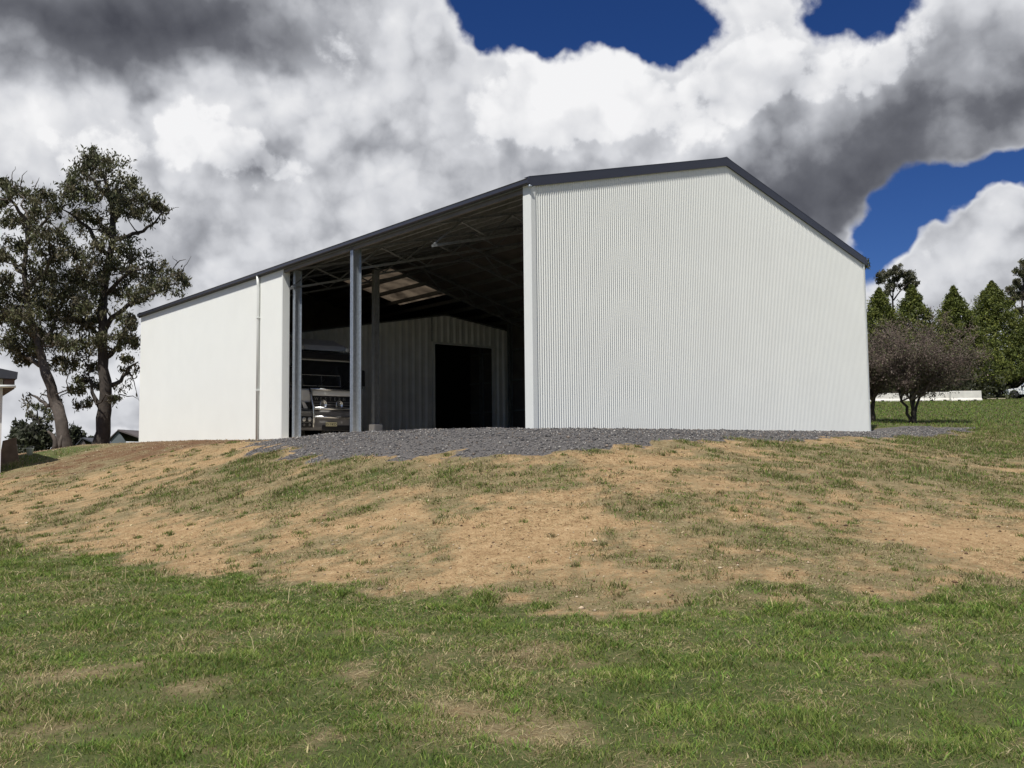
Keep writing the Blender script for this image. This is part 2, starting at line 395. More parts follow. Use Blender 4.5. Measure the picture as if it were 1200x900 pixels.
def patch_list(lst):
    out = []
    for (px, py, rx, ry, amp) in lst:
        x, y = spot(px, py); rxw = rx * y / F_PX
        ya = spot(px, py - ry)[1]; yb = spot(px, py + ry)[1]
        out.append((x, y, max(rxw, .1), min(max((ya - yb) / 2, .15), 1.2 * rxw + .2), amp))
    return out
def patches(x, y, lst):
    r = np.zeros_like(x)
    for (cx, cy, rx, ry, amp) in lst:
        r += amp * np.exp(-(((x - cx) / rx) ** 2 + ((y - cy) / ry) ** 2))
    return r
GREEN = patch_list([
    (300, 592, 110, 22, .42), (430, 560, 120, 22, .48), (230, 575, 100, 18, .32), (560, 568, 90, 20, .40), (640, 540, 50, 10, .25),
    (290, 541, 40, 6, .8), (400, 538, 28, 5, .9), (310, 550, 60, 8, .5), (650, 524, 60, 4, .75), (560, 534, 40, 4, .5), (750, 516, 70, 3, .7), (900, 518, 120, 4, .5),
    (780, 600, 110, 36, .28), (720, 645, 40, 26, .30), (860, 640, 90, 28, .28), (900, 560, 150, 22, .36), (1050, 548, 120, 20, .45), (1140, 524, 80, 8, .9),
    (1150, 572, 80, 24, .38), (490, 668, 60, 22, .42), (400, 640, 50, 14, .24), (330, 652, 50, 10, .22), (80, 600, 100, 20, .25), (40, 570, 60, 14, .25),
    (1060, 672, 90, 20, .3), (960, 640, 60, 14, .25), (690, 690, 40, 14, .35), (790, 672, 40, 14, .3), (20, 536, 45, 5, 1.6), (860, 690, 50, 10, .3),
    (630, 622, 75, 34, -.55), (540, 672, 70, 18, -.35), (200, 626, 120, 16, -.45), (420, 612, 70, 12, -.3), (1160, 640, 70, 26, -.5), (900, 700, 70, 10, -.4), (740, 538, 70, 8, -.5), (580, 545, 40, 8, -.3),
    (655, 764, 60, 9, -.62), (560, 842, 90, 20, -.58), (90, 792, 55, 10, -.55), (235, 806, 45, 12, -.5), (1100, 742, 40, 7, -.4), (430, 742, 40, 7, -.3), (640, 866, 60, 14, -.4), (60, 850, 60, 20, -.25), (1050, 800, 50, 8, -.25), (420, 790, 60, 8, -.25), (730, 800, 40, 6, -.15)])
RED = patch_list([(560, 842, 30, 6, .4), (345, 513, 20, 3, .5), (590, 845, 20, 4, .3)])
def masks(x, y):
    u, t = shed_uv(x, y)
    tl = toe(x)
    e = (fbm(x / 1.1, y / 1.1, 21, 4) - 0.5)
    lawn = ss(tl + 0.25 + e * 3.6 + (fbm(x / .35, y / .35, 25, 3) - .5) * 1.6 - y, -0.55, 0.55)
    right = ss(u + e * 3, 15.5, 18.5) * ss(y + e * 4, 22.5, 27.5)
    rnear = ss(x + e * 6, 8, 14) * ss(y, 15, 23) * 0.38
    far = ss(y, 50, 60)
    g = np.maximum(np.maximum(lawn * 0.86, right * 0.88), np.maximum(far * 0.8, rnear))
    mott = fbm(x / 0.55, y / 0.55, 31, 4) - 0.5
    g = g + 1.3 * np.exp(-((x + 17.6) / 2.2) ** 2 - ((y - 33.5) / 4.0) ** 2) + patches(x, y, GREEN) * np.where(lawn > .5, 1.0, 0.85) + mott * (0.85 - 0.30 * lawn) + 0.12 * (1 - lawn) + (fbm(x / .16, y / .16, 37, 3) - .5) * .7
    lim = np.interp(t, [-4, -3, -2, 0, 2.5, 5, 7, 9, 12.5], [1.2, 3.1, 4.0, 4.7, 4.8, 4.3, 3.7, 2.6, 1.0])
    gv = ss(-np.maximum(np.maximum(-u - lim, u - 0.6), np.maximum(-t - 3.2, t - 13.0)) + e * 1.7 + (fbm(x / .3, y / .3, 44, 3) - .5) * .9, -0.25, 0.35)      # apron before the opening
    gf = ss(-np.maximum(np.maximum(-t - np.interp(u, [-3, 4, 15, 20], [3.3, 3.3, 3.0, 1.8]), t - 0.6), np.maximum(-u - 3.0, u - 18.6)) + e * 1.5 + (fbm(x / .3, y / .3, 45, 3) - .5) * .9, -0.2, 0.3)       # strip along the gable wall
    gv = np.maximum(gv, gf)
    rd = np.clip(ss(u + e * 4, -10.0, -5.5) * ss(-u, -1, 0) * ss(t + e * 3, 8.5, 12.5) * ss(-t, -36, -29) * .95 + patches(x, y, RED), 0, 1)
    gv = gv * (1 - 0.9 * np.clip(rd * 1.1 * ss(t, 11, 14), 0, 1))
    rd = rd * (1 - .8 * gv)
    g = np.clip(g * (1 - 0.9 * gv), 0, 1)
    return g, gv, rd, lawn
def ground_material():
    m = bpy.data.materials.new('paddock_ground'); m.use_nodes = True; nt = m.node_tree; N = nt.nodes; L = nt.links; b = N['Principled BSDF']
    b.inputs['Roughness'].default_value = 0.95; b.inputs['Specular IOR Level'].default_value = 0.1
    geo = N.new('ShaderNodeNewGeometry'); at_ = N.new('ShaderNodeAttribute'); at_.attribute_name = 'col'
    sp = N.new('ShaderNodeSeparateColor'); L.new(at_.outputs['Color'], sp.inputs[0])
    def noise(s, d=6, r=0.6):
        n = N.new('ShaderNodeTexNoise'); n.inputs['Scale'].default_value = s; n.inputs['Detail'].default_value = d; n.inputs['Roughness'].default_value = r
        L.new(geo.outputs['Position'], n.inputs['Vector']); return n.outputs[0]
    def ramp(f, st):
        n = N.new('ShaderNodeValToRGB'); e = n.color_ramp.elements
        e[0].position, e[0].color = st[0][0], (*st[0][1], 1); e[1].position, e[1].color = st[-1][0], (*st[-1][1], 1)
        for p, c in st[1:-1]: k = e.new(p); k.color = (*c, 1)
        L.new(f, n.inputs[0]); return n.outputs[0]
    def mix(f, a, c):
        n = N.new('ShaderNodeMix'); n.data_type = 'RGBA'; L.new(f, n.inputs[0]); L.new(a, n.inputs[6]); L.new(c, n.inputs[7]); return n.outputs[2]
    def mth(op, a, c, d=None):
        n = N.new('ShaderNodeMath'); n.operation = op
        for i, v in enumerate((a, c, d)):
            if v is None: continue
            if isinstance(v, float): n.inputs[i].default_value = v
            else: L.new(v, n.inputs[i])
        return n.outputs[0]
    def thr(v, a, c):
        n = N.new('ShaderNodeMapRange'); n.interpolation_type = 'SMOOTHSTEP'; n.inputs[1].default_value = a; n.inputs[2].default_value = c; L.new(v, n.inputs[0]); return n.outputs[0]
    fine, mid, lo = noise(28, 6, .7), noise(5, 6, .65), noise(0.6, 5, .6)
    grit = noise(70, 4, .8)
    dirt = ramp(mth('MULTIPLY_ADD', grit, 0.4, mth('MULTIPLY_ADD', fine, 0.35, mth('MULTIPLY', mid, 0.25))), [(0.36, (0.105, 0.064, 0.032)), (0.45, (0.275, 0.177, 0.090)), (0.54, (0.435, 0.302, 0.160)), (0.64, (0.64, 0.50, 0.32))])
    red = ramp(mth('MULTIPLY_ADD', fine, 0.6, mth('MULTIPLY', mid, 0.4)), [(0.3, (0.065, 0.034, 0.019)), (0.5, (0.145, 0.080, 0.043)), (0.72, (0.24, 0.145, 0.082))])
    grass = ramp(mth('MULTIPLY_ADD', fine, 0.5, mth('MULTIPLY', lo, 0.5)), [(0.3, (0.045, 0.060, 0.020)), (0.5, (0.085, 0.105, 0.035)), (0.7, (0.15, 0.15, 0.065))])
    grav = ramp(noise(34, 3, .8), [(0.28, (0.048, 0.046, 0.045)), (0.5, (0.112, 0.106, 0.102)), (0.68, (0.22, 0.205, 0.19))])
    c = mix(thr(mth('ADD', sp.outputs[2], mth('MULTIPLY_ADD', mid, 0.5, -0.25)), 0.25, 0.65), dirt, red)
    gv_ = mth('ADD', sp.outputs[0], mth('MULTIPLY_ADD', fine, 1.1, -0.55))
    hay = ramp(mth('MULTIPLY_ADD', fine, 0.6, mth('MULTIPLY', mid, 0.4)), [(0.32, (0.11, 0.085, 0.045)), (0.5, (0.21, 0.17, 0.09)), (0.68, (0.33, 0.27, 0.16))])
    c = mix(thr(gv_, 0.02, 0.40), c, hay)
    c = mix(thr(gv_, 0.46, 0.86), c, grass)
    vs = thr(mth('ADD', sp.outputs[1], mth('MULTIPLY_ADD', mid, 0.6, -0.3)), 0.35, 0.6)
    c = mix(vs, c, grav)
    L.new(c, b.inputs['Base Color'])
    bp = N.new('ShaderNodeBump'); bp.inputs['Strength'].default_value = 0.9; bp.inputs['Distance'].default_value = 0.035
    L.new(mth('ADD', fine, mid), bp.inputs['Height']); L.new(bp.outputs[0], b.inputs['Normal'])
    return m
def grade(lo, hi, step, far, n):
    core = np.arange(lo, hi + 1e-6, step); g = np.geomspace(step * 1.5, far, n)
    return np.concatenate([(lo - np.cumsum(g * 0 + np.diff(np.concatenate([[0], g]))))[::-1], core, hi + np.cumsum(np.diff(np.concatenate([[0], g])))])
gx = grade(-20, 24, 0.15, 2500, 60); gy = grade(3.0, 37, 0.15, 3000, 70)
X, Y = np.meshgrid(gx, gy); X = X.ravel(); Y = Y.ravel()
Z = height(X, Y); g_, gv_, rd_, _l = masks(X, Y)
nx, ny = len(gx), len(gy)
ii = (np.arange(ny - 1)[:, None] * nx + np.arange(nx - 1)[None, :]).ravel()
ground = mesh_obj('ground', np.stack([X, Y, Z], 1), np.stack([ii, ii + 1, ii + nx + 1, ii + nx], 1), ground_material(), smooth=True, kind='structure',
                  cols=np.stack([g_, gv_, rd_], 1))

# ------------------------------------------------------------------ the shed (local frame: x = u along the gable, y = t along the long side, z above the pad)
ROT = math.atan2(aY, aX)
shed = thing('farm_shed', 'large white corrugated steel shed with dark roof trim and one open side', 'shed', (CX, CY, PAD), ROT)
SLOPE = RISE / (SW / 2)
def roof_z(u): return SH + (SLOPE * u if u <= SW / 2 else SLOPE * (SW - u))
def corr(name, material, axis, fixed, lo, hi, zlo, ztop, pitch=0.076, amp=0.0125, seg=8, sign=1, trapezoid=False, holes=None):
    """sheet of steel along one wall; ztop is a function of the running coordinate"""
    if trapezoid:
        xs, of = [], []; x = lo
        while x < hi:
            for dx, o in ((0, 0), (0.34 * pitch, 0), (0.52 * pitch, amp), (0.72 * pitch, amp), (0.90 * pitch, 0)):
                if x + dx <= hi: xs.append(x + dx); of.append(o)
            x += pitch
        xs = np.array(xs); of = np.array(of) * sign
    else:
        n = int((hi - lo) / pitch * seg) + 1; xs = np.linspace(lo, hi, n); of = sign * amp * np.sin(2 * np.pi * (xs - lo) / pitch)
    v = []
    for x, o in zip(xs, of):
        for z in (zlo(x) if callable(zlo) else zlo, ztop(x)):
            v.append((x, fixed + o, z) if axis == 'u' else (fixed + o, x, z))
    f = []
    for k in range(len(xs) - 1):
        q = (2 * k, 2 * k + 2, 2 * k + 3, 2 * k + 1)
        f.append(q if (axis == 'u') == (sign < 0) else q[::-1])
    return mesh_obj(name, v, f, material, shed, smooth=not trapezoid)
corr('gable_wall', M['white'], 'u', 0.0, 0.10, SW - 0.06, -0.25, lambda u: roof_z(u) - 0.03, sign=-1)
corr('side_wall', M['white'], 't', 0.0, 12.95, SL - 0.02, -0.4, lambda t: SH - 0.03, amp=0.0075, sign=-1)
corr('rear_wall', M['white'], 'u', SL, 0.0, SW, -0.3, lambda u: roof_z(u) - 0.03, seg=4)
corr('far_side_wall', M['white'], 't', SW, 0.0, SL, -0.4, lambda t: SH - 0.03, seg=4)
# interior lining colour on the inner faces: girts make the depth
for z in (1.5, 3.0, 4.5):
    MB().box(SW - 0.17, SW - 0.03, 0.1, SL - 0.1, z, z + 0.07).build('girt', M['gal_dark'], shed)
    MB().box(0.3, SW - 0.3, 0.03, 0.15, z, z + 0.07).build('girt', M['gal_dark'], shed)
# corner flashings and jambs
MB().box(-0.022, 0.12, -0.024, -0.012, -0.25, SH - 0.05).build('corner_flashing', M['white_trim'], shed)
MB().box(-0.022, -0.010, -0.012, 0.27, -0.25, SH - 0.05).box(-0.010, 0.16, 0.258, 0.27, -0.25, SH - 0.05).build('corner_flashing', M['white_trim'], shed)
MB().box(SW - 0.08, SW + 0.014, -0.026, -0.013, -0.25, SH - 0.05).build('corner_flashing', M['white_trim'], shed)
MB().box(-0.02, 0.24, 12.88, 12.96, -0.3, SH - 0.1).build('door_jamb', M['white_trim'], shed)
def c_column(u, t, w, d, z1, material):
    """back to back steel channels"""
    m = MB()
    for s in (-1, 1):
        m.box(u, u + d, *sorted((t + s * 0.008, t + s * 0.016)), -0.3, z1)
        m.box(u, u + 0.012, *sorted((t + s * 0.016, t + s * w / 2)), -0.3, z1)
        m.box(u + d - 0.012, u + d, *sorted((t + s * 0.016, t + s * w / 2)), -0.3, z1)
        m.box(u + 0.012, u + 0.03, *sorted((t + s * (w / 2 - 0.012), t + s * w / 2)), -0.3, z1)
    return m.build('post', material, shed)
c_column(0.02, 8.36, 0.16, 0.30, SH - 0.12, M['gal'])
c_column(0.27, 12.62, 0.15, 0.26, SH - 0.2, M['gal'])
p_in = c_column(3.42, 12.6, 0.18, 0.22, 6.2, M['gal_dark'])
MB().box(3.36, 3.74, 12.42, 12.80, -0.02, 0.55).build('post_foot_block', M['concrete'], shed, bevel=0.03)  # pale block round the foot of the inner post
c_column(15.0, 18.7, 0.16, 0.22, 5.9, M['gal_dark'])
for tt in (4.2, 8.4, 12.6, 16.8, 21.0): c_column(SW - 0.30, tt + 0.05, 0.16, 0.2, 5.9, M['gal_dark'])
# roof: outer sheets, inner faces
def roof_sheet(name, material, u0, u1, t0, t1, lift, pitch=0.076, amp=0.008, seg=4, flip=False):
    n = int((t1 - t0) / pitch * seg) + 1; ts = np.linspace(t0, t1, n); v = []; f = []
    for t in ts:
        o = amp * math.sin(2 * math.pi * t / pitch)
        v += [(u0, t, (SH + SLOPE * u0 if u1 <= SW / 2 + .5 else roof_z(u0)) + lift + o), (u1, t, (SH + SLOPE * u1 if u1 <= SW / 2 + .5 else SH + SLOPE * (SW - u1)) + lift + o)]
    for k in range(n - 1):
        q = (2 * k, 2 * k + 1, 2 * k + 3, 2 * k + 2); f.append(q[::-1] if flip else q)
    return mesh_obj(name, v, f, material, shed, smooth=True)
roof_sheet('roof_sheet', M['dark'], -0.08, SW / 2, -0.03, SL + 0.03, 0.05)
roof_sheet('roof_sheet', M['dark'], SW / 2, SW + 0.08, -0.03, 19.0, 0.05)
roof_sheet('roof_sheet', M['dark'], 11.6, SW + 0.08, 19.0, SL + 0.03, 0.05)
roof_sheet('added_translucent_sheet', M['added_sheet'], SW / 2, 11.6, 19.0, 23.2, 0.05)  # added sheet that lets tan light through the back slope
roof_sheet('roof_sheet', M['dark'], SW / 2, 11.6, 23.2, SL + 0.03, 0.05)
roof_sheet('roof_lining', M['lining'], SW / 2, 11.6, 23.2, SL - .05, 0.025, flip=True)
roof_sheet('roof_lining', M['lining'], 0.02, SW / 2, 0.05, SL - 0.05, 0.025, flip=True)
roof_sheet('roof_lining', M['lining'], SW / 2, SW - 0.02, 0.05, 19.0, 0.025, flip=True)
# ridge cap, barge capping, fascia gutters
MB().prism([(SW / 2 - .28, SH + RISE + .0), (SW / 2, SH + RISE + .085), (SW / 2 + .28, SH + RISE + .0), (SW / 2 + .28, SH + RISE + .012), (SW / 2, SH + RISE + .10), (SW / 2 - .28, SH + RISE + .012)], 1, -0.05, SL + .05).build('ridge_capping', M['dark'], shed)
for t0 in (-0.054, SL + 0.01):
    for side in (0, 1):
        ua, ub = (-0.10, SW / 2) if side == 0 else (SW + 0.10, SW / 2)
        za = SH - SLOPE * 0.10; zb = SH + RISE
        MB().prism([(ua, za - .17), (ub, zb - .17), (ub, zb + .075), (ua, za + .075)], 1, t0, t0 + 0.044).build('barge_capping', M['dark'], shed)
        MB().prism([(ua, za + .065), (ub, zb + .065), (ub, zb + .08), (ua, za + .08)], 1, t0 - 0.004, t0 + 0.18 if t0 < 0 else t0 + .06).build('barge_flashing', M['dark'], shed)
gp = [(0.0, 0.0), (-0.105, 0.0), (-0.125, 0.02), (-0.125, 0.10), (-0.138, 0.125), (-0.128, 0.128), (-0.115, 0.10), (-0.113, 0.025), (-0.10, 0.012), (0.0, 0.012)]
MB().prism([(-0.028 + x, SH - 0.13 + z) for x, z in gp], 1, -0.05, SL + 0.06).build('gutter', M['dark'], shed)
MB().prism([(SW + 0.028 - x, SH - 0.13 + z) for x, z in gp], 1, -0.05, SL + 0.06).build('gutter', M['dark'], shed)
for sx in (-1, 1):
    x0 = -0.03 if sx < 0 else SW + 0.03
    for t0 in (-0.058, SL + 0.06):
        MB().box(*sorted((x0, x0 + sx * 0.13)), t0, t0 + 0.008, SH - 0.13, SH - 0.005).build('gutter_stop_end', M['dark'], shed)
MB().box(-0.028, -0.012, 0.3, SL, SH - 0.16, SH - 0.02).build('eave_fascia', M['gal_dark'], shed)
MB().box(0.02, 0.09, 0.28, 12.9, SH - 0.27, SH - 0.06).build('eave_beam', M['lining'], shed)
MB().lathe([(0.02, -0.09), (0.035, -0.085), (0.035, -0.01), (0.02, 0.0)], (-0.03, -0.06, SH - 0.19), 'x', 12).build('gutter_outlet', M['gal'], shed, True)
# downpipes
dp = MB(); dp.tube([(-0.10, 14.7, SH - 0.12), (-0.075, 14.7, SH - 0.45), (-0.062, 14.7, SH - 0.6), (-0.062, 14.7, -0.3)], 0.05, 12)
dpo = dp.build('downpipe', M['white_trim'], shed, True)
for z in (4.35, 1.75): MB().box(-0.118, -0.006, 14.63, 14.77, z, z + 0.035).build('bracket', M['white_trim'], dpo)
dp = MB(); dp.tube([(SW + 0.10, 0.10, SH - 0.12), (SW + 0.08, 0.06, SH - 0.35), (SW + 0.06, 0.05, SH - 0.6), (SW + 0.06, 0.05, -0.3)], 0.045, 12)
dp.build('downpipe', M['white_trim'], shed, True)
# purlins and trusses
for k in range(8):
    for side in (0, 1):
        u = 0.25 + k * 1.03; uu = u if side == 0 else SW - u; z = roof_z(u) - 0.11
        mb = MB(); mb.box(uu - 0.008, uu + 0.008, 0.08, SL - 0.08, z - 0.075, z + 0.10); mb.box(uu + 0.008, uu + 0.07, 0.08, SL - 0.08, z - 0.075, z - 0.06)
        mb.build('purlin', M['gal_dark'], shed)
def build_truss(t):
    def P(u, dz): return (u, t, roof_z(u) - 0.26 - dz)
    h = SW / 2
    top = MB(); top.beam(P(0.1, 0), P(h, 0), 0.09, 0.07); top.beam(P(h, 0), P(SW - 0.1, 0), 0.09, 0.07)
    root = top.build('truss', M['gal_dark'], shed)
    MB().beam(P(0.1, .62), P(h, .62), 0.09, 0.07).build('bottom_chord', M['gal_dark'], root)
    MB().beam(P(h, .62), P(SW - 0.1, .62), 0.09, 0.07).build('bottom_chord', M['gal_dark'], root)
    n = 16
    for i in range(n):
        u0 = 0.15 + (SW - 0.3) * i / n; u1 = 0.15 + (SW - 0.3) * (i + 1) / n
        a, b = (0.04, .58) if i % 2 else (.58, 0.04)
        MB().beam(P(u0, a), P(u1, b), 0.05, 0.04).build('web', M['gal_dark'], root)
for t in (4.2, 8.4, 12.6, 16.8): build_truss(t)
# inner wall across the shed, with a doorway
TI = 18.9
def inner_u(px):
    v = ray(px, 450); k = v.x / v.y
    # CX + bX t + aX u = k (CY + bY t + aY u)
    return (k * (CY + bY * TI) - CX - bX * TI) / (aX - k * aY)
def inner_z(px, py):
    u = inner_u(px); yy = CY + bY * TI + aY * u
    return at(px, py, yy).z - PAD
uL, uA, uR = inner_u(343), inner_u(522), inner_u(597)
zL, zA, zR = inner_z(343, 391), inner_z(522, 370), inner_z(597, 389)
dL, dR, dT = inner_u(507), inner_u(580), inner_z(543, 405)
slL = (zA - zL) / (uA - uL); u00 = 0.3
topf = lambda u: (zA + slL * (u - uA)) if u < uA else zA + (zR - zA) * (u - uA) / (uR - uA)
corr('inner_wall_sheeting', M['olive'], 'u', TI, u00, dL, -0.1, topf, pitch=0.36, amp=0.075, sign=-1, trapezoid=True)
corr('inner_wall_sheeting', M['olive'], 'u', TI, dL + .001, dR - .001, dT, topf, pitch=0.36, amp=0.075, sign=-1, trapezoid=True)
corr('inner_wall_sheeting', M['olive'], 'u', TI, dR, uR, -0.1, topf, pitch=0.36, amp=0.075, sign=-1, trapezoid=True)
MB().box(dL - .02, dL + .10, TI - .07, TI + .12, -0.05, dT + .08).box(dR - .10, dR + .02, TI - .07, TI + .12, -0.05, dT + .08).box(dL + .10, dR - .10, TI - .07, TI + .12, dT - .02, dT + .08).build('doorway_frame', M['olive'], shed)
MB().beam((u00, TI - .03, topf(u00) + .03), (uA, TI - .03, zA + .03), .12, .06).beam((uA, TI - .03, zA + .03), (uR, TI - .03, zR + .03), .12, .06).build('wall_top_flashing', M['gal_dark'], shed)
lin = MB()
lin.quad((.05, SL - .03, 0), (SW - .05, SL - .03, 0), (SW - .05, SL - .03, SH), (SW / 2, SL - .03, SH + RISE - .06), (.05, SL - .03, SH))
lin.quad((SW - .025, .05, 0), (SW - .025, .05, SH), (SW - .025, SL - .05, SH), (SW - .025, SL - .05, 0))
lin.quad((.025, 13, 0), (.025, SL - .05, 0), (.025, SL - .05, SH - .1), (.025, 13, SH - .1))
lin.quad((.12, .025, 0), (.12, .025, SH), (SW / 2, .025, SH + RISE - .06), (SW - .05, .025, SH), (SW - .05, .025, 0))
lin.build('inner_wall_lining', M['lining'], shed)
MB().quad((.14, .04, 0), (.14, .04, SH), (SW / 2, .04, SH + RISE - .08), (SW - .08, .04, SH), (SW - .08, .04, 0)).build('gable_bounce_sheet', M['olive'], shed)  # unseen pale sheet added to bounce light onto the inner wall
MB().quad((dL - 1.2, TI + 3.2, 0), (SW - .1, TI + 3.2, 0), (SW - .1, TI + 3.2, SH - .4), (dL - 1.2, TI + 3.2, SH - .4)).quad((dL - 1.2, TI + .08, 0), (dL - 1.2, TI + .08, SH - .5), (dL - 1.2, TI + 3.2, SH - .5), (dL - 1.2, TI + 3.2, 0)).quad((dL - 1.2, TI + .06, zR - .3), (SW - .1, TI + .06, zR - .3), (SW - .1, TI + 3.2, zR - .3), (dL - 1.2, TI + 3.2, zR - .3)).build('doorway_black_panels', M['truck_black'], shed)  # black panels added behind the doorway to keep it dark
fl = MB(); fl.quad((0.0, 0.0, 0.0), (SW, 0.0, 0.0), (SW, SL, 0.0), (0.0, SL, 0.0)); flo = fl.build('shed_floor', M['floor'], shed); 

# steel frame standing inside by the far wall, pale sheet inside the doorway
def shed_pt(u, t, z=0.0): return Vector((CX + aX * u + bX * t, CY + aY * u + bY * t, PAD + z))
fr = thing('steel_frame', 'thin grey steel frame standing in the dark behind the gable wall', 'rack', shed_pt(11.5, 12.5), ROT)
for u in (0, 1.6): MB().tube([(u, 0, 0), (u, 0, 3.1)], 0.035, 8).build('upright', M['gal'], fr)
for z in (1.0, 2.1, 3.1): MB().tube([(-0.35, 0.02, z), (1.6, 0.02, z)], 0.028, 8).build('rail', M['gal'], fr)
pb = thing('leaning_sheet', 'pale narrow sheet leaning just inside the dark doorway', 'sheet', shed_pt(dL + 0.42, TI + 0.9, 1.5), ROT)
MB().box(-0.16, 0.16, -0.012, 0.012, 0, 1.35).build('sheet_panel', M['white_trim'], pb)
MB().box(-0.17, 0.17, -0.03, -0.013, 0.62, 0.68).build('cross_strip', M['gal_dark'], pb)

# ------------------------------------------------------------------ truck (local: x viewer's right, y backwards, z up)
def text_obj(name, s, size, loc, mat_, parent, rot=(math.pi / 2, 0, 0), ext=0.006, sx=1.0):
    cu = bpy.data.curves.new(name, 'FONT'); cu.body = s; cu.size = size; cu.extrude = ext; cu.align_x = 'CENTER'; cu.space_character = sx
    o = bpy.data.objects.new(name, cu); COL.objects.link(o)
    dg = bpy.context.evaluated_depsgraph_get(); me = bpy.data.meshes.new_from_object(o.evaluated_get(dg))
    bpy.data.objects.remove(o); bpy.data.curves.remove(cu)
    me.materials.append(mat_); r = link(bpy.data.objects.new(name, me)); r.parent = parent; r.location = loc; r.rotation_euler = rot; return r
def make_truck():
    T = thing('truck', 'white cab-over truck with polished bull bar parked inside the open shed', 'truck', shed_pt(2.25, 13.8, 0.0), ROT + math.radians(-3)); T.scale = (1.0, 1.0, 1.12)
    W = 1.24
    # cab: side profile, tapered slightly towards the roof
    prof = [(0.10, 0.95), (0.02, 1.45), (0.06, 1.62), (0.30, 2.62), (0.42, 2.80), (0.62, 2.92), (2.05, 2.98), (2.10, 0.95)]
    mb = MB(); n = len(prof)
    for sx in (-1, 1):
        for (y, z) in prof: mb.v.append((sx * (W - (0.09 * max(0, z - 1.6) / 1.4)), y, z))
    mb.f.append(tuple(range(n))); mb.f.append(tuple(range(n, 2 * n))[::-1])
    for k in range(n): mb.f.append((k, n + k, n + (k + 1) % n, (k + 1) % n))
    cab = mb.build('cab', M['truck_white'], T, bevel=0.05)
    # windscreen sits proud of the raked front
    def fr_pt(z, off): # y on front face at height z
        y = np.interp(z, [1.45, 1.62, 2.62], [0.02, 0.06, 0.30]); return y - off
    ws = MB(); 
    for z in (1.64, 2.58):
        for sx in (-1, 1): ws.v.append((sx * (W - 0.10 - 0.09 * max(0, z - 1.6) / 1.4), fr_pt(z, .016), z))
    ws.f = [(0, 1, 3, 2)]; o = ws.build('windscreen', M['glass'], T); so = o.modifiers.new('solid', 'SOLIDIFY'); so.thickness = 0.012
    wf = MB(); wf.beam((-0.95, fr_pt(2.1, .03), 2.10), (0.55, fr_pt(2.1, .03), 2.10), .02, .02); wf.beam((-0.95, fr_pt(1.72, .03), 1.74), (0.55, fr_pt(1.72, .03), 1.74), .02, .02)
    for x in (-0.95, -0.2, 0.55): wf.beam((x, fr_pt(1.74, .03), 1.74), (x, fr_pt(2.1, .03), 2.10), .018, .018)
    wf.build('windscreen_reflection', M['chrome'], T)  # thin bars drawing the frame reflected in the windscreen
    for x in (-0.5, 0.5):
        MB().beam((x, fr_pt(1.66, .04), 1.66), (x + 0.42, fr_pt(1.95, .035), 1.95), .02, .02).build('wiper', M['truck_black'], T)
    MB().prism([(-.14, 2.62), (-.10, 2.80), (.34, 2.90), (.34, 2.84), (0.22, 2.62)], 0, -1.15, 1.15).build('sun_visor', M['truck_black'], T, bevel=.01)
    MB().prism([(.30, 2.93), (.55, 3.12), (1.5, 3.42), (2.0, 3.46), (2.05, 2.99), (.7, 2.97)], 0, -1.0, 1.0).build('roof_deflector', M['truck_white'], T, bevel=.04)
    for x in (-.9, .9): MB().lathe([(.05, 0), (.09, .02), (.09, .09), (.03, .12)], (x, .18, 2.98), 'y', 12).build('roof_lamp', M['lamp'], T, True)
    # front panel, grille
    MB().prism([(-.05, 1.42), (-.075, 1.46), (-.07, 1.58), (.0, 1.62), (.05, 1.42)], 0, -.62, .98).build('bonnet_strip', M['truck_white'], T, bevel=.01)
    gr = MB().box(-.66, .98, -.05, .06, .98, 1.42).build('grille', M['truck_black'], T, bevel=.015)
    for z in (1.04, 1.12, 1.20): MB().box(-.62, .94, -.062, -.051, z, z + .028).build('grille_bar', M['truck_grey'], gr)
    for k, ch in enumerate('WESTERN'): text_obj('letter', ch, .15, (-.48 + k * .185, -.058, 1.27), M['chrome'], gr)
    for x in (-.22, .42): MB().lathe([(.15, .0), (.15, -.05), (.12, -.07), (.11, -.03), (.02, -.028)], (x, -.06, 1.14), 'y', 20).build('driving_lamp', M['chrome'], T, True)
    MB().prism([(-1.16, 1.22), (-1.16, 1.60), (-.70, 1.60), (-.70, 1.42)], 1, -.015, .06).build('corner_panel', M['truck_white'], T, bevel=.01)
    MB().prism([(-1.20, 1.0), (-.70, 1.0), (-.70, 1.20), (-1.14, 1.20)], 1, -.02, .05).build('intake_recess', M['truck_black'], T)
    MB().prism([(-1.06, 1.22), (-.94, 1.22), (-.78, 1.0), (-.95, 1.0)], 1, -.05, -.021).build('intake_strut', M['truck_white'], T, bevel=.008)
    # bumper
    MB().prism([(-.22, .30), (-.26, .40), (-.26, .86), (-.20, .94), (.18, .96), (.22, .30)], 0, -1.25, 1.25).build('bumper', M['truck_grey'], T, bevel=.03)
    MB().box(-1.22, -.45, -.275, -.262, .84, .90).build('bumper_strip', M['chrome'], T)
    MB().box(-.35, 1.0, -.275, -.262, .30, .46).build('lower_grille', M['truck_black'], T)
    for sx in (-1, 1):
        h = MB().box(*sorted((sx * .74, sx * 1.18)), -.28, -.262, .38, .74).build('headlight', M['truck_black'], T, bevel=.01)
        for x, z in ((.84, .64), (1.06, .64)): MB().lathe([(.075, 0), (.07, -.02), (.02, -.028)], (sx * x, -.28, z), 'y', 14).build('lens', M['lamp'], h, True)
        for x, z in ((.84, .47), (1.06, .47)): MB().lathe([(.05, 0), (.045, -.02), (.02, -.024)], (sx * x, -.28, z), 'y', 12).build('lens', M['truck_grey'], h, True)
        MB().box(*sorted((sx * .76, sx * 1.16)), -.292, -.281, .545, .56).build('divider', M['chrome'], h)
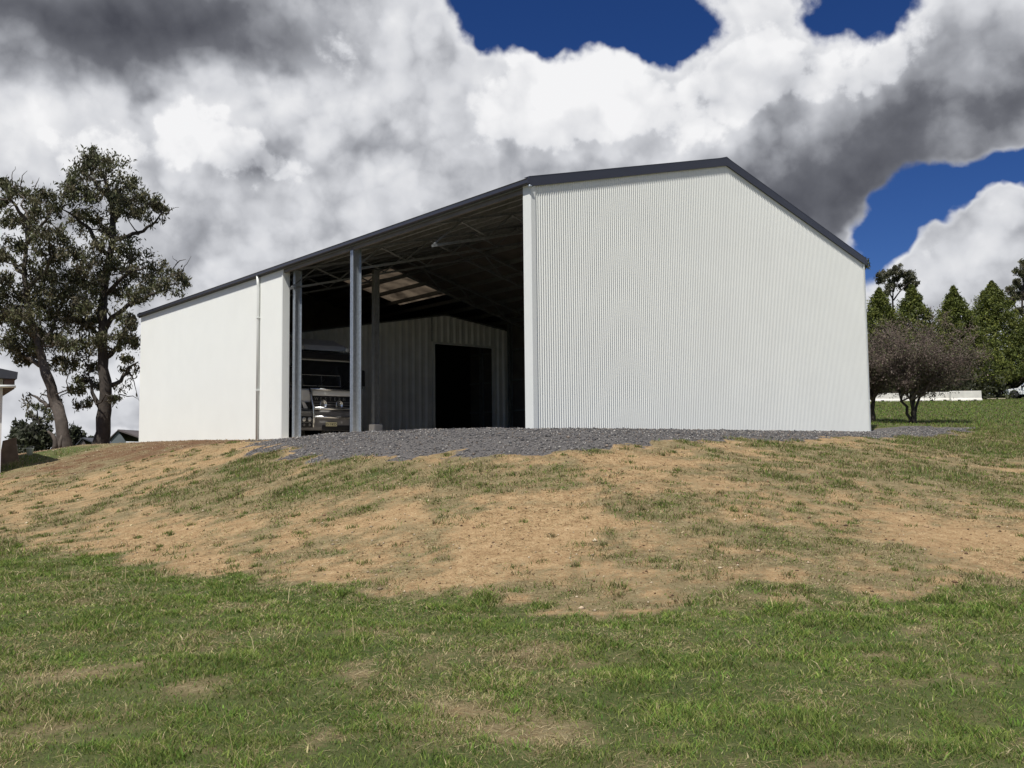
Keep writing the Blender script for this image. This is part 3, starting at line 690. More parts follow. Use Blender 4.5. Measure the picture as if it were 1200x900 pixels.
    pl = MB().box(-.22, .22, -.30, -.285, .43, .56).build('number_plate', M['plate'], T)
    for k, ch in enumerate('DI78OD'): text_obj('letter', ch, .11, (-.165 + k * .066, -.302, .455), M['ink'], pl, ext=.002)
    # bull bar
    bb = MB()
    for x in (-.72, .86): bb.tube([(x, -.30, .40), (x, -.36, .70), (x - .02, -.36, 1.05), (x - .06 * (1 if x < 0 else -1), -.28, 1.36), (x - .06 * (1 if x < 0 else -1), -.16, 1.62)], .045, 10)
    bb.tube([(-.78, -.17, 1.62), (.92, -.17, 1.62)], .038, 10); bb.tube([(-.74, -.33, 1.0), (.88, -.33, 1.0)], .05, 10); bb.tube([(-.72, -.36, .72), (.86, -.36, .72)], .04, 10)
    bb.build('bull_bar', M['chrome'], T, True)
    # mirrors, doors
    for sx in (-1, 1):
        ar = MB().tube([(sx * 1.18, .25, 2.35), (sx * 1.42, .12, 2.38), (sx * 1.45, .10, 1.72), (sx * 1.22, .22, 1.66)], .02, 8).build('mirror_arm', M['truck_black'], T, True)
        MB().box(*sorted((sx * 1.33, sx * 1.56)), .06, .16, 1.78, 2.32).build('mirror', M['truck_black'], ar, bevel=.03)
        d = MB().prism([(.42, 1.0), (1.5, 1.0), (1.5, 2.62), (.55, 2.62)], 0, *sorted((sx * 1.235, sx * 1.247))).build('door', M['truck_white'], T)
        MB().prism([(.55, 1.72), (1.40, 1.72), (1.40, 2.5), (.70, 2.5)], 0, *sorted((sx * 1.248, sx * 1.256))).build('window', M['glass'], d)
        MB().box(*sorted((sx * 1.25, sx * 1.28)), 1.25, 1.42, 1.45, 1.50).build('handle', M['truck_black'], d)
    MB().box(-.45, -.30, .2, 4.1, .62, .92).box(.30, .45, .2, 4.1, .62, .92).box(-.3, .3, 2.4, 2.55, .65, .9).box(-.3, .3, 3.9, 4.05, .65, .9).build('chassis', M['truck_black'], T)
    MB().lathe([(.30, 0), (.32, .02), (.32, .9), (.30, .92)], (-.92, 2.15, .72), 'y', 18).build('fuel_tank', M['chrome'], T, True)
    for (x, y) in ((-1.05, .85), (1.05, .85), (-1.0, 3.35), (1.0, 3.35)):
        w = MB().lathe([(.30, -.15), (.47, -.15), (.51, -.11), (.51, .11), (.47, .15), (.30, .15)], (x, y, .51), 'x', 24).build('wheel', M['tyre'], T, True)
        s = -1 if x < 0 else 1
        MB().lathe([(.29, .02), (.29, .13), (.2, .10), (.13, .15), (.05, .16)], (x, y, .51), 'x', 18).build('rim', M['rim'], w) if s > 0 else MB().lathe([(.29, -.02), (.29, -.13), (.2, -.10), (.13, -.15), (.05, -.16)], (x, y, .51), 'x', 18).build('rim', M['rim'], w)
    for sx in (-1, 1): MB().prism([(.22, 1.0), (.22, .7), (.38, 1.0)], 0, *sorted((sx * .8, sx * 1.24))).prism([(1.32, 1.0), (1.5, .45), (1.6, .45), (1.6, 1.0)], 0, *sorted((sx * .8, sx * 1.24))).build('mudguard', M['truck_grey'], T)
    return T
make_truck()

# ------------------------------------------------------------------ car on the lawn at the right (nose to the left)
def make_car(loc, rotz):
    C = thing('parked_car', 'white four door utility parked on the lawn beside the dark conifers', 'car', loc, rotz)
    W = .88
    def shell(prof, name, m_, inset=lambda z: 0, bevel=.03, w=W):
        mb = MB(); n = len(prof)
        for sy in (-1, 1):
            for (x, z) in prof: mb.v.append((x, sy * (w - inset(z)), z))
        mb.f.append(tuple(range(n))[::-1]); mb.f.append(tuple(range(n, 2 * n)))
        for k in range(n): mb.f.append((k, (k + 1) % n, n + (k + 1) % n, n + k))
        return mb.build(name, m_, C, bevel=bevel)
    def arch(cx, r=.43, n=8): return [(cx - r * math.cos(math.pi * k / n), .40 + r * math.sin(math.pi * k / n)) for k in range(n + 1)]
    lower = [(.04, .42), (0, .62), (.06, .84), (.22, .93), (1.32, 1.03), (4.95, 1.05), (5.0, .48), (4.7, .42)] + arch(3.92)[::-1] + [(3.3, .36), (1.5, .36)] + arch(.86)[::-1] + [(.35, .40)]
    shell(lower, 'body', M['car'], lambda z: 0.0 if z > .5 else .03)
    shell([(1.22, 1.02), (1.95, 1.66), (2.2, 1.72), (3.3, 1.73), (3.45, 1.66), (3.62, 1.04)], 'cabin', M['car'], lambda z: .13 * max(0, z - 1.0) / .7)
    def pane(pts, name):
        for sy in (-1, 1):
            mb = MB(); mb.quad(*[(x, sy * (W + .006 - .13 * max(0, z - 1.0) / .7), z) for x, z in pts]); o = mb.build(name, M['glass'], C)
            s = o.modifiers.new('solid', 'SOLIDIFY'); s.thickness = .012; s.offset = 0
    pane([(1.52, 1.10), (2.02, 1.58), (2.42, 1.62), (2.42, 1.10)], 'side_window'); pane([(2.52, 1.10), (2.52, 1.62), (3.20, 1.63), (3.38, 1.56), (3.46, 1.10)], 'side_window')
    mb = MB(); mb.quad((1.27, -.72, 1.07), (1.27, .72, 1.07), (1.90, .66, 1.62), (1.90, -.66, 1.62)); o = mb.build('windscreen', M['glass'], C); s = o.modifiers.new('solid', 'SOLIDIFY'); s.thickness = .03; s.offset = 0
    for x in (.86, 3.92):
        for sy in (-1, 1):
            w = MB().lathe([(.20, -.11), (.33, -.11), (.36, -.08), (.36, .08), (.33, .11), (.20, .11)], (x, sy * .78, .36), 'y', 20).build('wheel', M['tyre'], C, True)
            MB().lathe([(.20, sy * .05), (.20, sy * .11), (.08, sy * .09), (.05, sy * .12)], (x, sy * .78, .36), 'y', 14).build('rim', M['rim'], w)
    for sy in (-1, 1):
        MB().box(.02, .34, *sorted((sy * .60, sy * .885)), .70, .84).build('headlight', M['lamp'], C, bevel=.03)
        MB().box(1.55, 1.72, *sorted((sy * .87, sy * 1.08)), 1.06, 1.22).build('mirror', M['truck_black'], C, bevel=.03)
        for x in (2.25, 3.3): MB().box(x, x + .18, *sorted((sy * .881, sy * .905)), .90, .93).build('handle', M['truck_black'], C)
        MB().box(1.45, 3.4, *sorted((sy * .86, sy * .96)), .34, .40).build('side_step', M['chrome'], C)
        for x in (1.46, 2.46, 3.42): MB().box(x, x + .012, *sorted((sy * .878, sy * .884)), .45, 1.02).build('door_gap', M['truck_black'], C)
    MB().box(-.05, .10, -.84, .84, .42, .62).build('bumper', M['truck_grey'], C, bevel=.04)
    MB().box(-.004, .05, -.5, .5, .66, .82).build('grille', M['truck_black'], C)
    return C
cp = at(1180, 462, 94.0)
make_car((cp.x, 94.0, h1(cp.x + 2, 93.0)), math.radians(-42))

# ------------------------------------------------------------------ concrete blocks, plank
def block(pxa, pxb, Yd, hgt, label, rot=0):
    a, b = at(pxa, 470, Yd), at(pxb, 470, Yd); w = b.x - a.x
    t = thing('concrete_block', label, 'block', (a.x, Yd, h1((a.x + b.x) / 2, Yd) - .05), rot, 'concrete blocks along the top of the lawn')
    mb = MB(); mb.prism([(0, 0), (.6, 0), (.55, .16), (.42, .30), (.40, hgt), (.16, hgt), (.14, .30), (.02, .16)], 0, 0.02, w - .02)
    mb.build('block_body', M['concrete'], t, bevel=.03)
    for x in (w * .25, w * .75): MB().box(x - .13, x + .13, -.01, .08, 0.02, .17).build('lifting_slot', M['truck_black'], t)
    MB().tube([(w / 2 - .12, .28, hgt - .02), (w / 2 - .1, .28, hgt + .07), (w / 2 + .1, .28, hgt + .07), (w / 2 + .12, .28, hgt - .02)], .015, 6).build('lifting_loop', M['rust'], t)
block(1018, 1084, 84.0, .80, 'longest white concrete block, behind the bare round tree', .0)
block(1084, 1115, 84.3, .86, 'white concrete block in the middle of the row of three')
block(1115, 1152, 83.2, .95, 'white concrete block at the right end of the row, nearest the car')
a = at(1156, 466, 90)
pk = thing('timber_plank', 'pale timber plank lying on the lawn before the white car', 'plank', (a.x, 90, h1(a.x, 90) + .02), .04)
for k, (l, y) in enumerate(((2.1, 0), (1.6, .3))): MB().box(.2 * k, .2 * k + l, y, y + .22, .0, .09).build('board', M['timber'], pk)

# ------------------------------------------------------------------ trees
def leaves_mesh(centres, n_per, spread, size, base_cols, droop=0.5, aspect=0.3, flat=1.0):
    """centres (k,3); returns verts, tri faces, colours: many small drooping leaves"""
    k = len(centres); n = k * n_per
    c = np.repeat(centres, n_per, 0); sp = np.repeat(spread, n_per)[:, None] if np.ndim(spread) else spread
    p = c + rng.normal(0, 1, (n, 3)) * sp * np.array([1, 1, flat])
    ax = rng.normal(0, 1, (n, 3)); ax[:, 2] -= droop * 2.2; ax /= np.linalg.norm(ax, axis=1)[:, None]
    sd_ = np.cross(ax, rng.normal(0, 1, (n, 3))); sd_ /= np.linalg.norm(sd_, axis=1)[:, None] + 1e-9
    L_ = (size * rng.uniform(.6, 1.3, n))[:, None]; Wd = L_ * aspect
    v = np.stack([p - ax * L_ * .5, p + sd_ * Wd * .5, p + ax * L_ * .5, p - sd_ * Wd * .5], 1).reshape(-1, 3)
    i = np.arange(n) * 4; f = np.stack([i, i + 1, i + 2, i + 3], 1)
    tone = np.repeat(rng.uniform(.7, 1.3, k), n_per)[:, None] * rng.uniform(.65, 1.35, (n, 1))
    pick = np.repeat(rng.integers(0, len(base_cols), k), n_per)
    pick = np.where(rng.random(n) < .3, rng.integers(0, len(base_cols), n), pick)
    col = np.repeat(np.array(base_cols)[pick] * tone, 4, 0)
    return v, f, col
def rel(pts, base): return [tuple(Vector(p) - base) for p in pts]
GUM = [(0.085, 0.092, 0.042), (0.105, 0.106, 0.052), (0.070, 0.078, 0.036), (0.135, 0.125, 0.068), (0.095, 0.082, 0.052)]
def wobble(pts, amt, n=3):
    """insert crooked points between the given ones"""
    out = [Vector(pts[0])]
    for a, b in zip(pts[:-1], pts[1:]):
        a, b = Vector(a), Vector(b)
        for k in range(1, n + 1):
            q = a.lerp(b, k / n)
            if k < n: q += Vector((random.uniform(-1, 1), random.uniform(-1, 1), random.uniform(-1, 1))) * amt * (b - a).length
            out.append(q)
    return out
def gum(name, label, base_px, Yd, trunk, limbs, clumps, r0, twig_dead=(), n_leaf=40, leaf=.22, bark=None, cat='tree', cols=GUM, group=None, dens=1.0, depth=1.6, sink=.6):
    """trunk: list of (px,py); limbs: lists of (px,py); clumps: (px,py,radius px)"""
    b0 = at(base_px[0], base_px[1], Yd); base = Vector((b0.x, Yd, b0.z - sink))
    T = thing(name, label, cat, base, 0, group); bark = bark or M['bark_dark']; s = Yd / F_PX
    tp = [Vector((b0.x, Yd, b0.z - sink))] + [at(x, y, Yd + random.uniform(-.2, .2)) for x, y in trunk]
    w = wobble(tp, .04, 3); n = len(w)
    rad = [r0 * (1 - .80 * (k / (n - 1)) ** .8) * random.uniform(.93, 1.07) for k in range(n)]; rad[0] = r0 * 1.45; rad[1] = r0 * 1.12
    MB().tube(rel(w, base), rad, 12).build('trunk', bark, T, True)
    tips = []
    for li, l in enumerate(limbs):
        dy = random.uniform(-1, 1) * depth
        pts = [at(x, y, Yd + dy * (k / max(1, len(l) - 1))) for k, (x, y) in enumerate(l)]
        ww = wobble(pts, .07, 3); m_ = len(ww); rr = r0 * random.uniform(.30, .40)
        MB().tube(rel(ww, base), [rr * (1 - .85 * k / (m_ - 1)) + .012 for k in range(m_)], 8).build('limb', bark, T, True)
        tips += ww[2:]
    tips += w[n // 2:]
    cents, spr = [], []; tw = MB()
    for (px, py, r) in clumps:
        d = random.uniform(-1, 1) * depth * 1.3; c = at(px, py, Yd + d); R = r * s
        # a branchlet from the nearest limb to the clump
        near = min(tips, key=lambda q: (q - c).length + max(0, q.z - c.z) * 1.5)
        ww = wobble([near, c], .12, 4); rr = min(.05, .012 + .02 * (near - c).length)
        tw.tube(rel(ww, base), [rr * (1 - .7 * k / (len(ww) - 1)) for k in range(len(ww))], 5, False)
        nsub = max(4, int(r * 1.0 * dens))
        for k in range(nsub):
            o = Vector((random.gauss(0, 1), random.gauss(0, 1), random.gauss(0, .8))) 
            o = o.normalized() * R * random.random() ** .45
            q = c + o; cents.append(tuple(q - base)); spr.append(random.uniform(.10, .20) * min(1.0, .35 + R))
            if k % 2 == 0: tw.tube(rel([c, c + o * .5 + Vector((0, 0, .06)), q], base), [.014, .01, .005], 4, False)
    for q0 in (tips if r0 > .3 and depth > 1.5 else []):
        if q0.z - base.z > 2.5 and random.random() < .5:
            for k in range(2):
                q = Vector(q0) + Vector((random.gauss(0, .45), random.gauss(0, .45), random.gauss(0, .3))); cents.append(tuple(q - base)); spr.append(random.uniform(.10, .18))
    for (pts) in twig_dead:
        ww = wobble([at(x, y, Yd) for x, y in pts], .1, 3); tw.tube(rel(ww, base), [.03 * (1 - .75 * k / (len(ww) - 1)) for k in range(len(ww))], 5, False)
    tw.build('twigs', bark, T, True, kind='stuff')
    v, f, c = leaves_mesh(np.array(cents), n_leaf, np.array(spr), leaf, cols, droop=.55)
    mesh_obj('crown', v, f, M['leaf'], T, cols=c, kind='stuff')
    return T
gum('gum_tree', 'tall straight gum tree with dark trunk right beside the white side wall', (120, 521), 45.0,
    [(121, 490), (124, 460), (121, 420), (121, 380), (122, 340), (127, 305), (133, 278), (132, 250), (127, 222), (118, 200)],
    [[(133, 282), (150, 277), (168, 271), (182, 260), (190, 248)], [(128, 300), (105, 268), (88, 254), (70, 244)], [(122, 388), (138, 368), (158, 355), (185, 343), (206, 332)],
     [(128, 452), (142, 446), (152, 430), (162, 424)], [(124, 345), (148, 322), (172, 312)], [(121, 400), (100, 380), (88, 360)], [(122, 420), (140, 404), (158, 398)], [(132, 262), (150, 236), (165, 228)], [(128, 232), (112, 212), (98, 200)],
     [(118, 478), (108, 460), (104, 440)]],
    [(112, 190, 20), (132, 200, 20), (92, 204, 18), (150, 216, 17), (76, 228, 15), (165, 234, 13), (180, 241, 11), (190, 247, 8), (100, 230, 18), (122, 226, 17), (145, 246, 14), (86, 216, 14), (104, 186, 12), (160, 250, 10),
     (118, 258, 14), (92, 256, 12), (140, 232, 14), (146, 292, 13), (166, 304, 15), (186, 318, 14), (206, 326, 10), (216, 332, 6), (150, 318, 17), (172, 330, 14), (140, 340, 12), (160, 345, 12), (190, 335, 10), (108, 285, 14), (104, 312, 18), (98, 345, 19), (104, 375, 16),
     (150, 380, 13), (142, 398, 12), (158, 402, 9), (156, 376, 9), (112, 402, 12), (96, 408, 14), (106, 430, 10), (96, 448, 9), (112, 452, 7), (104, 472, 5), (92, 476, 5), (135, 468, 5), (150, 420, 6), (134, 310, 8), (112, 330, 12), (126, 272, 8), (118, 366, 10)], .36,
    twig_dead=[[(200, 325), (208, 308), (202, 300)], [(206, 326), (216, 312), (224, 300)], [(208, 308), (218, 304)], [(188, 252), (200, 246), (210, 243)], [(150, 432), (158, 452), (163, 470)], [(140, 462), (156, 464), (162, 468)]], dens=.92)
gum('gum_tree', 'leaning gum tree with grey trunk and a broken side limb at the left edge', (78, 521), 44.0,
    [(72, 495), (64, 470), (57, 445), (50, 425), (46, 405), (38, 380), (30, 350), (28, 315), (32, 280), (32, 250)],
    [[(65, 474), (55, 476), (44, 466), (34, 460)], [(46, 405), (62, 385), (72, 360), (80, 330)], [(42, 395), (24, 385), (8, 372), (-15, 350)], [(30, 345), (52, 320), (62, 298)], [(32, 285), (50, 262), (62, 246)], [(32, 262), (18, 240), (6, 222)], [(28, 320), (6, 300), (-14, 285)], [(52, 430), (30, 418), (10, 405)]],
    [(60, 300, 20), (42, 322, 22), (78, 322, 22), (84, 300, 16), (62, 345, 24), (84, 350, 20), (36, 350, 22), (60, 370, 22), (86, 378, 18), (30, 372, 20), (14, 345, 18), (12, 374, 16), (24, 402, 16), (42, 396, 16), (62, 402, 14), (78, 404, 14), (84, 428, 12), (66, 424, 9), (10, 402, 12), (44, 412, 10), (90, 456, 8), (28, 422, 8),
     (16, 224, 11), (36, 232, 12), (56, 230, 11), (10, 258, 11), (30, 262, 14), (22, 288, 10), (46, 252, 12), (66, 248, 10), (2, 214, 8), (0, 240, 9), (50, 278, 13), (70, 276, 12), (-10, 300, 14), (-18, 340, 18), (-30, 320, 16), (-12, 372, 16), (-20, 260, 14), (-25, 230, 12), (0, 330, 14), (4, 300, 8), (96, 330, 12), (98, 362, 12)], .33, bark=M['bark_grey'],
    twig_dead=[[(16, 220), (14, 205), (18, 195)], [(24, 222), (26, 206), (32, 200)], [(40, 222), (46, 208)]], dens=1.0)
# curved dead stump beside the leaning gum
b = at(63, 526, 43); st = thing('dead_stump', 'curved grey dead branch stump at the foot of the leaning gum', 'stump', (b.x, 43, h1(b.x, 43) - .1))
MB().tube([(0, 0, 0), (.06, 0, .35), (.04, .02, .6), (-.1, .02, .85), (-.3, 0, 1.0)], [.14, .11, .1, .08, .04], 8).build('stem', M['bark_grey'], st, True)
MB().tube([(.25, .1, 0), (.22, .1, .4), (.3, .12, .8)], [.12, .09, .05], 8).build('stem', M['bark_grey'], st, True)

# distant small trees and shrubs at the left
gum('small_gum', 'small thin gum with an open crown beyond the dirt bank', (46, 520), 78.0, [(47, 505), (44, 490), (43, 478)], [[(44, 495), (54, 487), (60, 482)], [(44, 492), (36, 486), (32, 480)]],
    [(42, 478, 5), (52, 481, 6), (37, 486, 5), (58, 490, 5), (46, 492, 6), (40, 500, 5)], .16, leaf=.34, n_leaf=26, depth=.8)
def shrub(label, px, py, Yd, rx, rz, cols, n=60, name='shrub', sink=.3, leaf=.35, group=None):
    b = at(px, py, Yd); T = thing(name, label, 'shrub', (b.x, Yd, b.z - sink), 0, group); s = Yd / F_PX; RX, RZ = rx * s, rz * s
    c = []; tw = MB()
    for k in range(n):
        a = random.uniform(0, 2 * math.pi); r = random.random() ** .5; zz = random.random()
        lump = .8 + .35 * math.sin(a * 3 + px) * math.cos(zz * 4 + py)
        q = (math.cos(a) * r * RX * lump * math.sqrt(max(0, 1 - (zz * .95) ** 2)), math.sin(a) * r * RX * .8 * math.sqrt(max(0, 1 - (zz * .95) ** 2)), sink + RZ * zz * lump); c.append(q)
        if k % 3 == 0: tw.tube([(random.uniform(-.1, .1), 0, 0), (q[0] * .5, q[1] * .5, q[2] * .6), q], [.05, .03, .01], 4, False)
    tw.build('stems', M['bark_dark'], T, kind='stuff')
    v, f, cc = leaves_mesh(np.array(c), 30, min(RX, RZ) * .16, leaf, cols, droop=.2, aspect=.45)
    mesh_obj('foliage', v, f, M['leaf'], T, cols=cc, kind='stuff'); return T
DK = [(0.035, 0.042, 0.022), (0.05, 0.056, 0.03), (0.04, 0.042, 0.028)]
shrub('dark bushy shrub between the brown board and the leaning gum', 40, 527, 62, 26, 24, DK, 90)
shrub('low dark shrub rising behind the board, left of the dark bush', 24, 520, 70, 14, 26, DK, 50)
shrub('rounded far tree seen between the two gum trunks', 88, 520, 95, 12, 20, DK, 40, leaf=.45)
shrub('low far tree just left of the old grey shed', 112, 522, 105, 16, 9, DK, 40, leaf=.45)

# far old sheds beyond the bank
def old_shed(label, pxa, pxb, py_e, py_r, Yd, depth, wallm, roofm, name='old_shed'):
    a, b = at(pxa, py_e, Yd), at(pxb, py_e, Yd); w = b.x - a.x; ze = a.z; zr = at(pxa, py_r, Yd).z
    zb = min(h1((a.x + b.x) / 2, Yd), ze - 2.4); T = thing(name, label, 'shed', (a.x, Yd, zb)); H = ze - zb; R = zr - zb
    mb = MB(); mb.prism([(0, 0), (w * .45, 0), (w * .45, H * .98), (w * .22, R), (0, H)], 1, 0, .1).build('end_wall', wallm, T)
    MB().box(w * .45, w, 0, .1, 0, H * .97).build('front_wall', wallm, T)
    MB().box(0, .1, .1, depth, 0, H * .97).box(w - .1, w, .1, depth, 0, H * .97).box(.1, w - .1, depth - .1, depth, 0, H * .97).build('outer_wall', wallm, T)
    MB().prism([(-.2, H - .05), (w * .22, R), (w * .24, R + .12), (-.22, H + .08)], 1, -.15, depth).prism([(w * .22, R), (w + .2, H - .02), (w + .2, H + .1), (w * .22, R + .12)], 1, -.15, depth).build('roof', roofm, T)
    MB().box(w * .55, w * .95, -.03, -.002, 0, H * .75).build('opening', M['truck_black'], T)
    for k in range(6): MB().box(w * .08 * k, w * .08 * k + .05, -.03, -.005, 0.1, H * .9).build('batten', M['gal_dark'], T)
    return T
old_shed('old grey sheeted shed beyond the bank, against the white side wall', 130, 168, 516, 505, 80, 7, M['shed_grey'], M['shed_rust'])
old_shed('small far farm shed with dark curved opening between the gum trunks', 92, 114, 522, 514, 90, 6, M['shed_rust'], M['roof_house'])

# house corner at the left edge
hb = at(2, 500, 30.0); house = thing('house', 'white house corner with dark roof eave at the far left edge', 'house', (hb.x, 30.0, h1(hb.x - 1, 30) - .3), math.radians(33))
HZ = at(10, 449, 30.0).z - house.location.z
MB().box(-7, 0, 0, 8, 0, HZ + .15).build('wall', M['wall_house'], house)
rf = MB().prism([(-7.6, HZ + .28), (.36, HZ + .12), (.38, HZ + .34), (-3.5, HZ + 1.1), (-7.6, HZ + 1.1)], 1, -.45, 8.4).build('roof', M['roof_house'], house)
MB().box(.01, .30, -.38, 8.2, HZ - .2, HZ + .11).build('eave_lining', M['soffit'], house)
MB().tube([(-.5, -.42, HZ - .14), (.33, -.42, HZ - .12)], .05, 10).build('waste_pipe', M['white_trim'], house, True)
# leaning brown board and a white bucket
bp_ = at(9, 528, 33); bd = thing('leaning_board', 'rusty brown board propped upright in the grass beside the house', 'board', (bp_.x, 33, h1(bp_.x, 33) - .02), .25)
mb = MB(); mb.v = [(-.28, 0, 0), (.38, 0, 0), (.16, .35, .98), (-.26, .35, .86), (-.28, .05, 0), (.38, .05, 0), (.16, .40, .98), (-.26, .40, .86)]
mb.f = [(0, 1, 2, 3), (7, 6, 5, 4), (0, 4, 5, 1), (1, 5, 6, 2), (2, 6, 7, 3), (3, 7, 4, 0)]; mb.build('board_panel', M['rust'], bd)
MB().beam((-.2, .3, .55), (.22, .3, .6), .06, .05).build('batten', M['soffit'], bd)
bk = at(35, 530, 36); bu = thing('white_bucket', 'small white bucket lying in the grass below the dark bush', 'bucket', (bk.x, 36, h1(bk.x, 36)))
MB().lathe([(.10, 0), (.13, .24), (.14, .245), (.14, .27), (.12, .27), (.09, .03)], (0, 0, 0), 'z', 14).build('pail', M['white_trim'], bu, True)
MB().tube([(-.13, 0, .24), (-.1, .1, .33), (.1, .1, .33), (.13, 0, .24)], .008, 5).build('handle', M['gal_dark'], bu)

# round bare trees on the right lawn
def bare_tree(label, px, py, Yd, rx, zc0, zc1, n_tw, stems, nleaf, lean=0.0, name='bare_tree'):
    b = at(px, py, Yd); gz = h1(b.x, Yd); T = thing(name, label, 'tree', (b.x, Yd, gz - .1))
    tr = MB(); ends = []
    for (dx, dy, h, r) in stems:
        pts = wobble([(dx * .15, dy * .15, 0), (dx * .35, dy * .35, h * .5), (dx, dy, h)], .08, 3); n = len(pts)
        tr.tube(pts, [r * (1 - .5 * k / (n - 1)) for k in range(n)], 8); ends += pts[-3:]
    tr.build('trunk', M['bark_dark'], T, True)
    zc = (zc0 + zc1) / 2; rz = (zc1 - zc0) / 2
    br = MB(); tips = []; 
    for k in range(70):
        e = random.choice(ends); d = Vector((random.gauss(0, 1), random.gauss(0, 1), random.gauss(.15, .8))).normalized()
        tgt = Vector((lean, 0, zc)) + Vector((d.x * rx, d.y * rx * .9, d.z * rz)) * random.uniform(.55, .97)
        pts = wobble([e, Vector(e).lerp(tgt, .5) + Vector((0, 0, .15)), tgt], .09, 3); n = len(pts)
        br.tube(pts, [.035 * (1 - .8 * i / (n - 1)) for i in range(n)], 5, False); tips += pts[2:]
    br.build('branches', M['twig'], T, True, kind='stuff')
    # twigs as slim three sided spikes
    ct = np.array([tuple(random.choice(tips)) for _ in range(n_tw)])
    dr = rng.normal(0, 1, (n_tw, 3)); dr[:, 2] += .15; dr /= np.linalg.norm(dr, axis=1)[:, None]
    ln = rng.uniform(.25, .7, n_tw)[:, None]; en = ct + dr * ln
    q = (en - np.array([lean, 0, zc])) / np.array([rx, rx * .9, rz]); rr = np.linalg.norm(q, axis=1)
    lim = 1.0 + .07 * np.sin(q[:, 0] * 9) * np.cos(q[:, 2] * 7 + q[:, 1] * 5)
    k = np.where(rr > lim, lim / rr, 1)[:, None]; en = np.array([lean, 0, zc]) + q * k * np.array([rx, rx * .9, rz])
    mid = (ct + en) / 2 + rng.normal(0, .04, (n_tw, 3))
    sdv = np.cross(dr, rng.normal(0, 1, (n_tw, 3))); sdv /= np.linalg.norm(sdv, axis=1)[:, None]; s2 = np.cross(dr, sdv)
    w = .006
    vv = np.stack([ct + sdv * w, ct - sdv * w, ct + s2 * w, mid + sdv * w * .8, mid - sdv * w * .8, mid + s2 * w * .8, en], 1).reshape(-1, 3)
    i = np.arange(n_tw)[:, None] * 7
    f = np.concatenate([i + np.array(t) for t in ((0, 1, 4), (0, 4, 3), (1, 2, 5), (1, 5, 4), (2, 0, 3), (2, 3, 5), (3, 4, 6), (4, 5, 6), (5, 3, 6))], 0)
    mesh_obj('twigs', vv, f, M['twig'], T, kind='stuff')
    cl = np.concatenate([mid, en, en], 0); cl = cl[rng.permutation(len(cl))[:nleaf]]
    v, f, c = leaves_mesh(cl, 3, .06, .075, [(0.15, 0.11, 0.095), (0.12, 0.092, 0.08), (0.17, 0.135, 0.105), (0.10, 0.10, 0.06), (0.11, 0.12, 0.055)], droop=.2, aspect=.55)
    mesh_obj('dry_leaves', v, f, M['leaf'], T, cols=c, kind='stuff'); return T
bare_tree('round brown nearly bare tree with several stems on the right lawn', 1070, 497, 36.5, 2.6, 1.0, 4.6, 5600, [(-.55, .1, 1.5, .075), (.0, -.2, 1.5, .08), (.55, .15, 1.6, .07), (.25, .4, 1.4, .06), (-.2, -.35, 1.5, .06)], 6500, lean=.55)
bare_tree('second brown bare tree half hidden behind the right end of the gable wall', 1022, 496, 38.5, 1.7, 1.2, 4.3, 2600, [(-.3, .1, 1.5, .13), (.2, .15, 1.5, .12), (.0, -.2, 1.4, .1)], 4500)

# conifers behind
CON = [(0.115, 0.135, 0.027), (0.142, 0.154, 0.034), (0.092, 0.112, 0.025), (0.062, 0.080, 0.02)]
def conifer(label, px, tip_py, base_py, Yd, rpx, n=850, seed=0):
    n = int(n * 1.4)
    tp, bs = at(px, tip_py, Yd), at(px, base_py, Yd); gz = min(bs.z, h1(bs.x, Yd)) ; H = tp.z - gz; R = rpx * Yd / F_PX
    T = thing('conifer', label, 'tree', (tp.x, Yd, gz), 0, 'conifers in a row behind the lawn')
    MB().tube([(0, 0, -.2), (.05, 0, H * .5), (0, 0, H * .97)], [.30, .18, .03], 8).build('trunk', M['bark_dark'], T, True)
    c, sp = [], []; br = MB()
    for k in range(n):
        zz = random.random() ** 1.35; z = H * (.13 + .87 * zz)
        prof = (1 - zz) ** 1.06 * R * 1.42 + .02
        a = random.uniform(0, 2 * math.pi)
        lump = 1 + .20 * math.sin(a * 4 + z * 1.1 + seed) + .16 * math.sin(a * 7 - z * 2.3 + seed * 2) + .12 * math.sin(z * 5.5 + 2 * math.sin(a * 3 + seed)) + random.uniform(-.16, .16)
        r = prof * lump * random.random() ** .28
        c.append((math.cos(a) * r, math.sin(a) * r, z + .10 * r * math.sin(seed + a * 2))); sp.append(.05 + .15 * min(1, prof))
        if k % 8 == 0: br.tube([(0, 0, z - .3 * r), (math.cos(a) * r * .5, math.sin(a) * r * .5, z - .02), c[-1]], [.05, .03, .01], 4, False)
    for k in range(10): c.append((random.gauss(0, .05), random.gauss(0, .05), H * (.95 + .05 * k / 10))); sp.append(.07)
    br.build('branches', M['bark_dark'], T, kind='stuff')
    v, f, cc = leaves_mesh(np.array(c), 30, np.array(sp), .30, CON, droop=-.15, aspect=.36)
    mesh_obj('crown', v, f, M['leaf'], T, cols=cc, kind='stuff'); return T
conifer('olive conifer peeping out just right of the shed wall', 1030, 338, 470, 98, 46, 800, 1)
conifer('broad olive conifer below the open gum crown', 1068, 334, 470, 100, 44, 850, 2)
conifer('narrow pointed conifer in the middle of the row', 1117, 336, 468, 97, 42, 800, 3)
conifer('tallest broad conifer above the white car', 1162, 330, 466, 103, 52, 1100, 4)
conifer('conifer at the right edge of the row behind the car', 1210, 362, 464, 107, 46, 850, 5)
conifer('conifer standing outside the row past the right edge', 1264, 345, 464, 106, 46, 500, 6)
shrub('dense dark growth added to stand for the shade under the conifers', 1095, 468, 92, 90, 30, [(0.03, 0.032, 0.016), (0.04, 0.045, 0.018)], 220, name='shade_growth', leaf=.45)  # dark growth added where the shade under the conifers lies
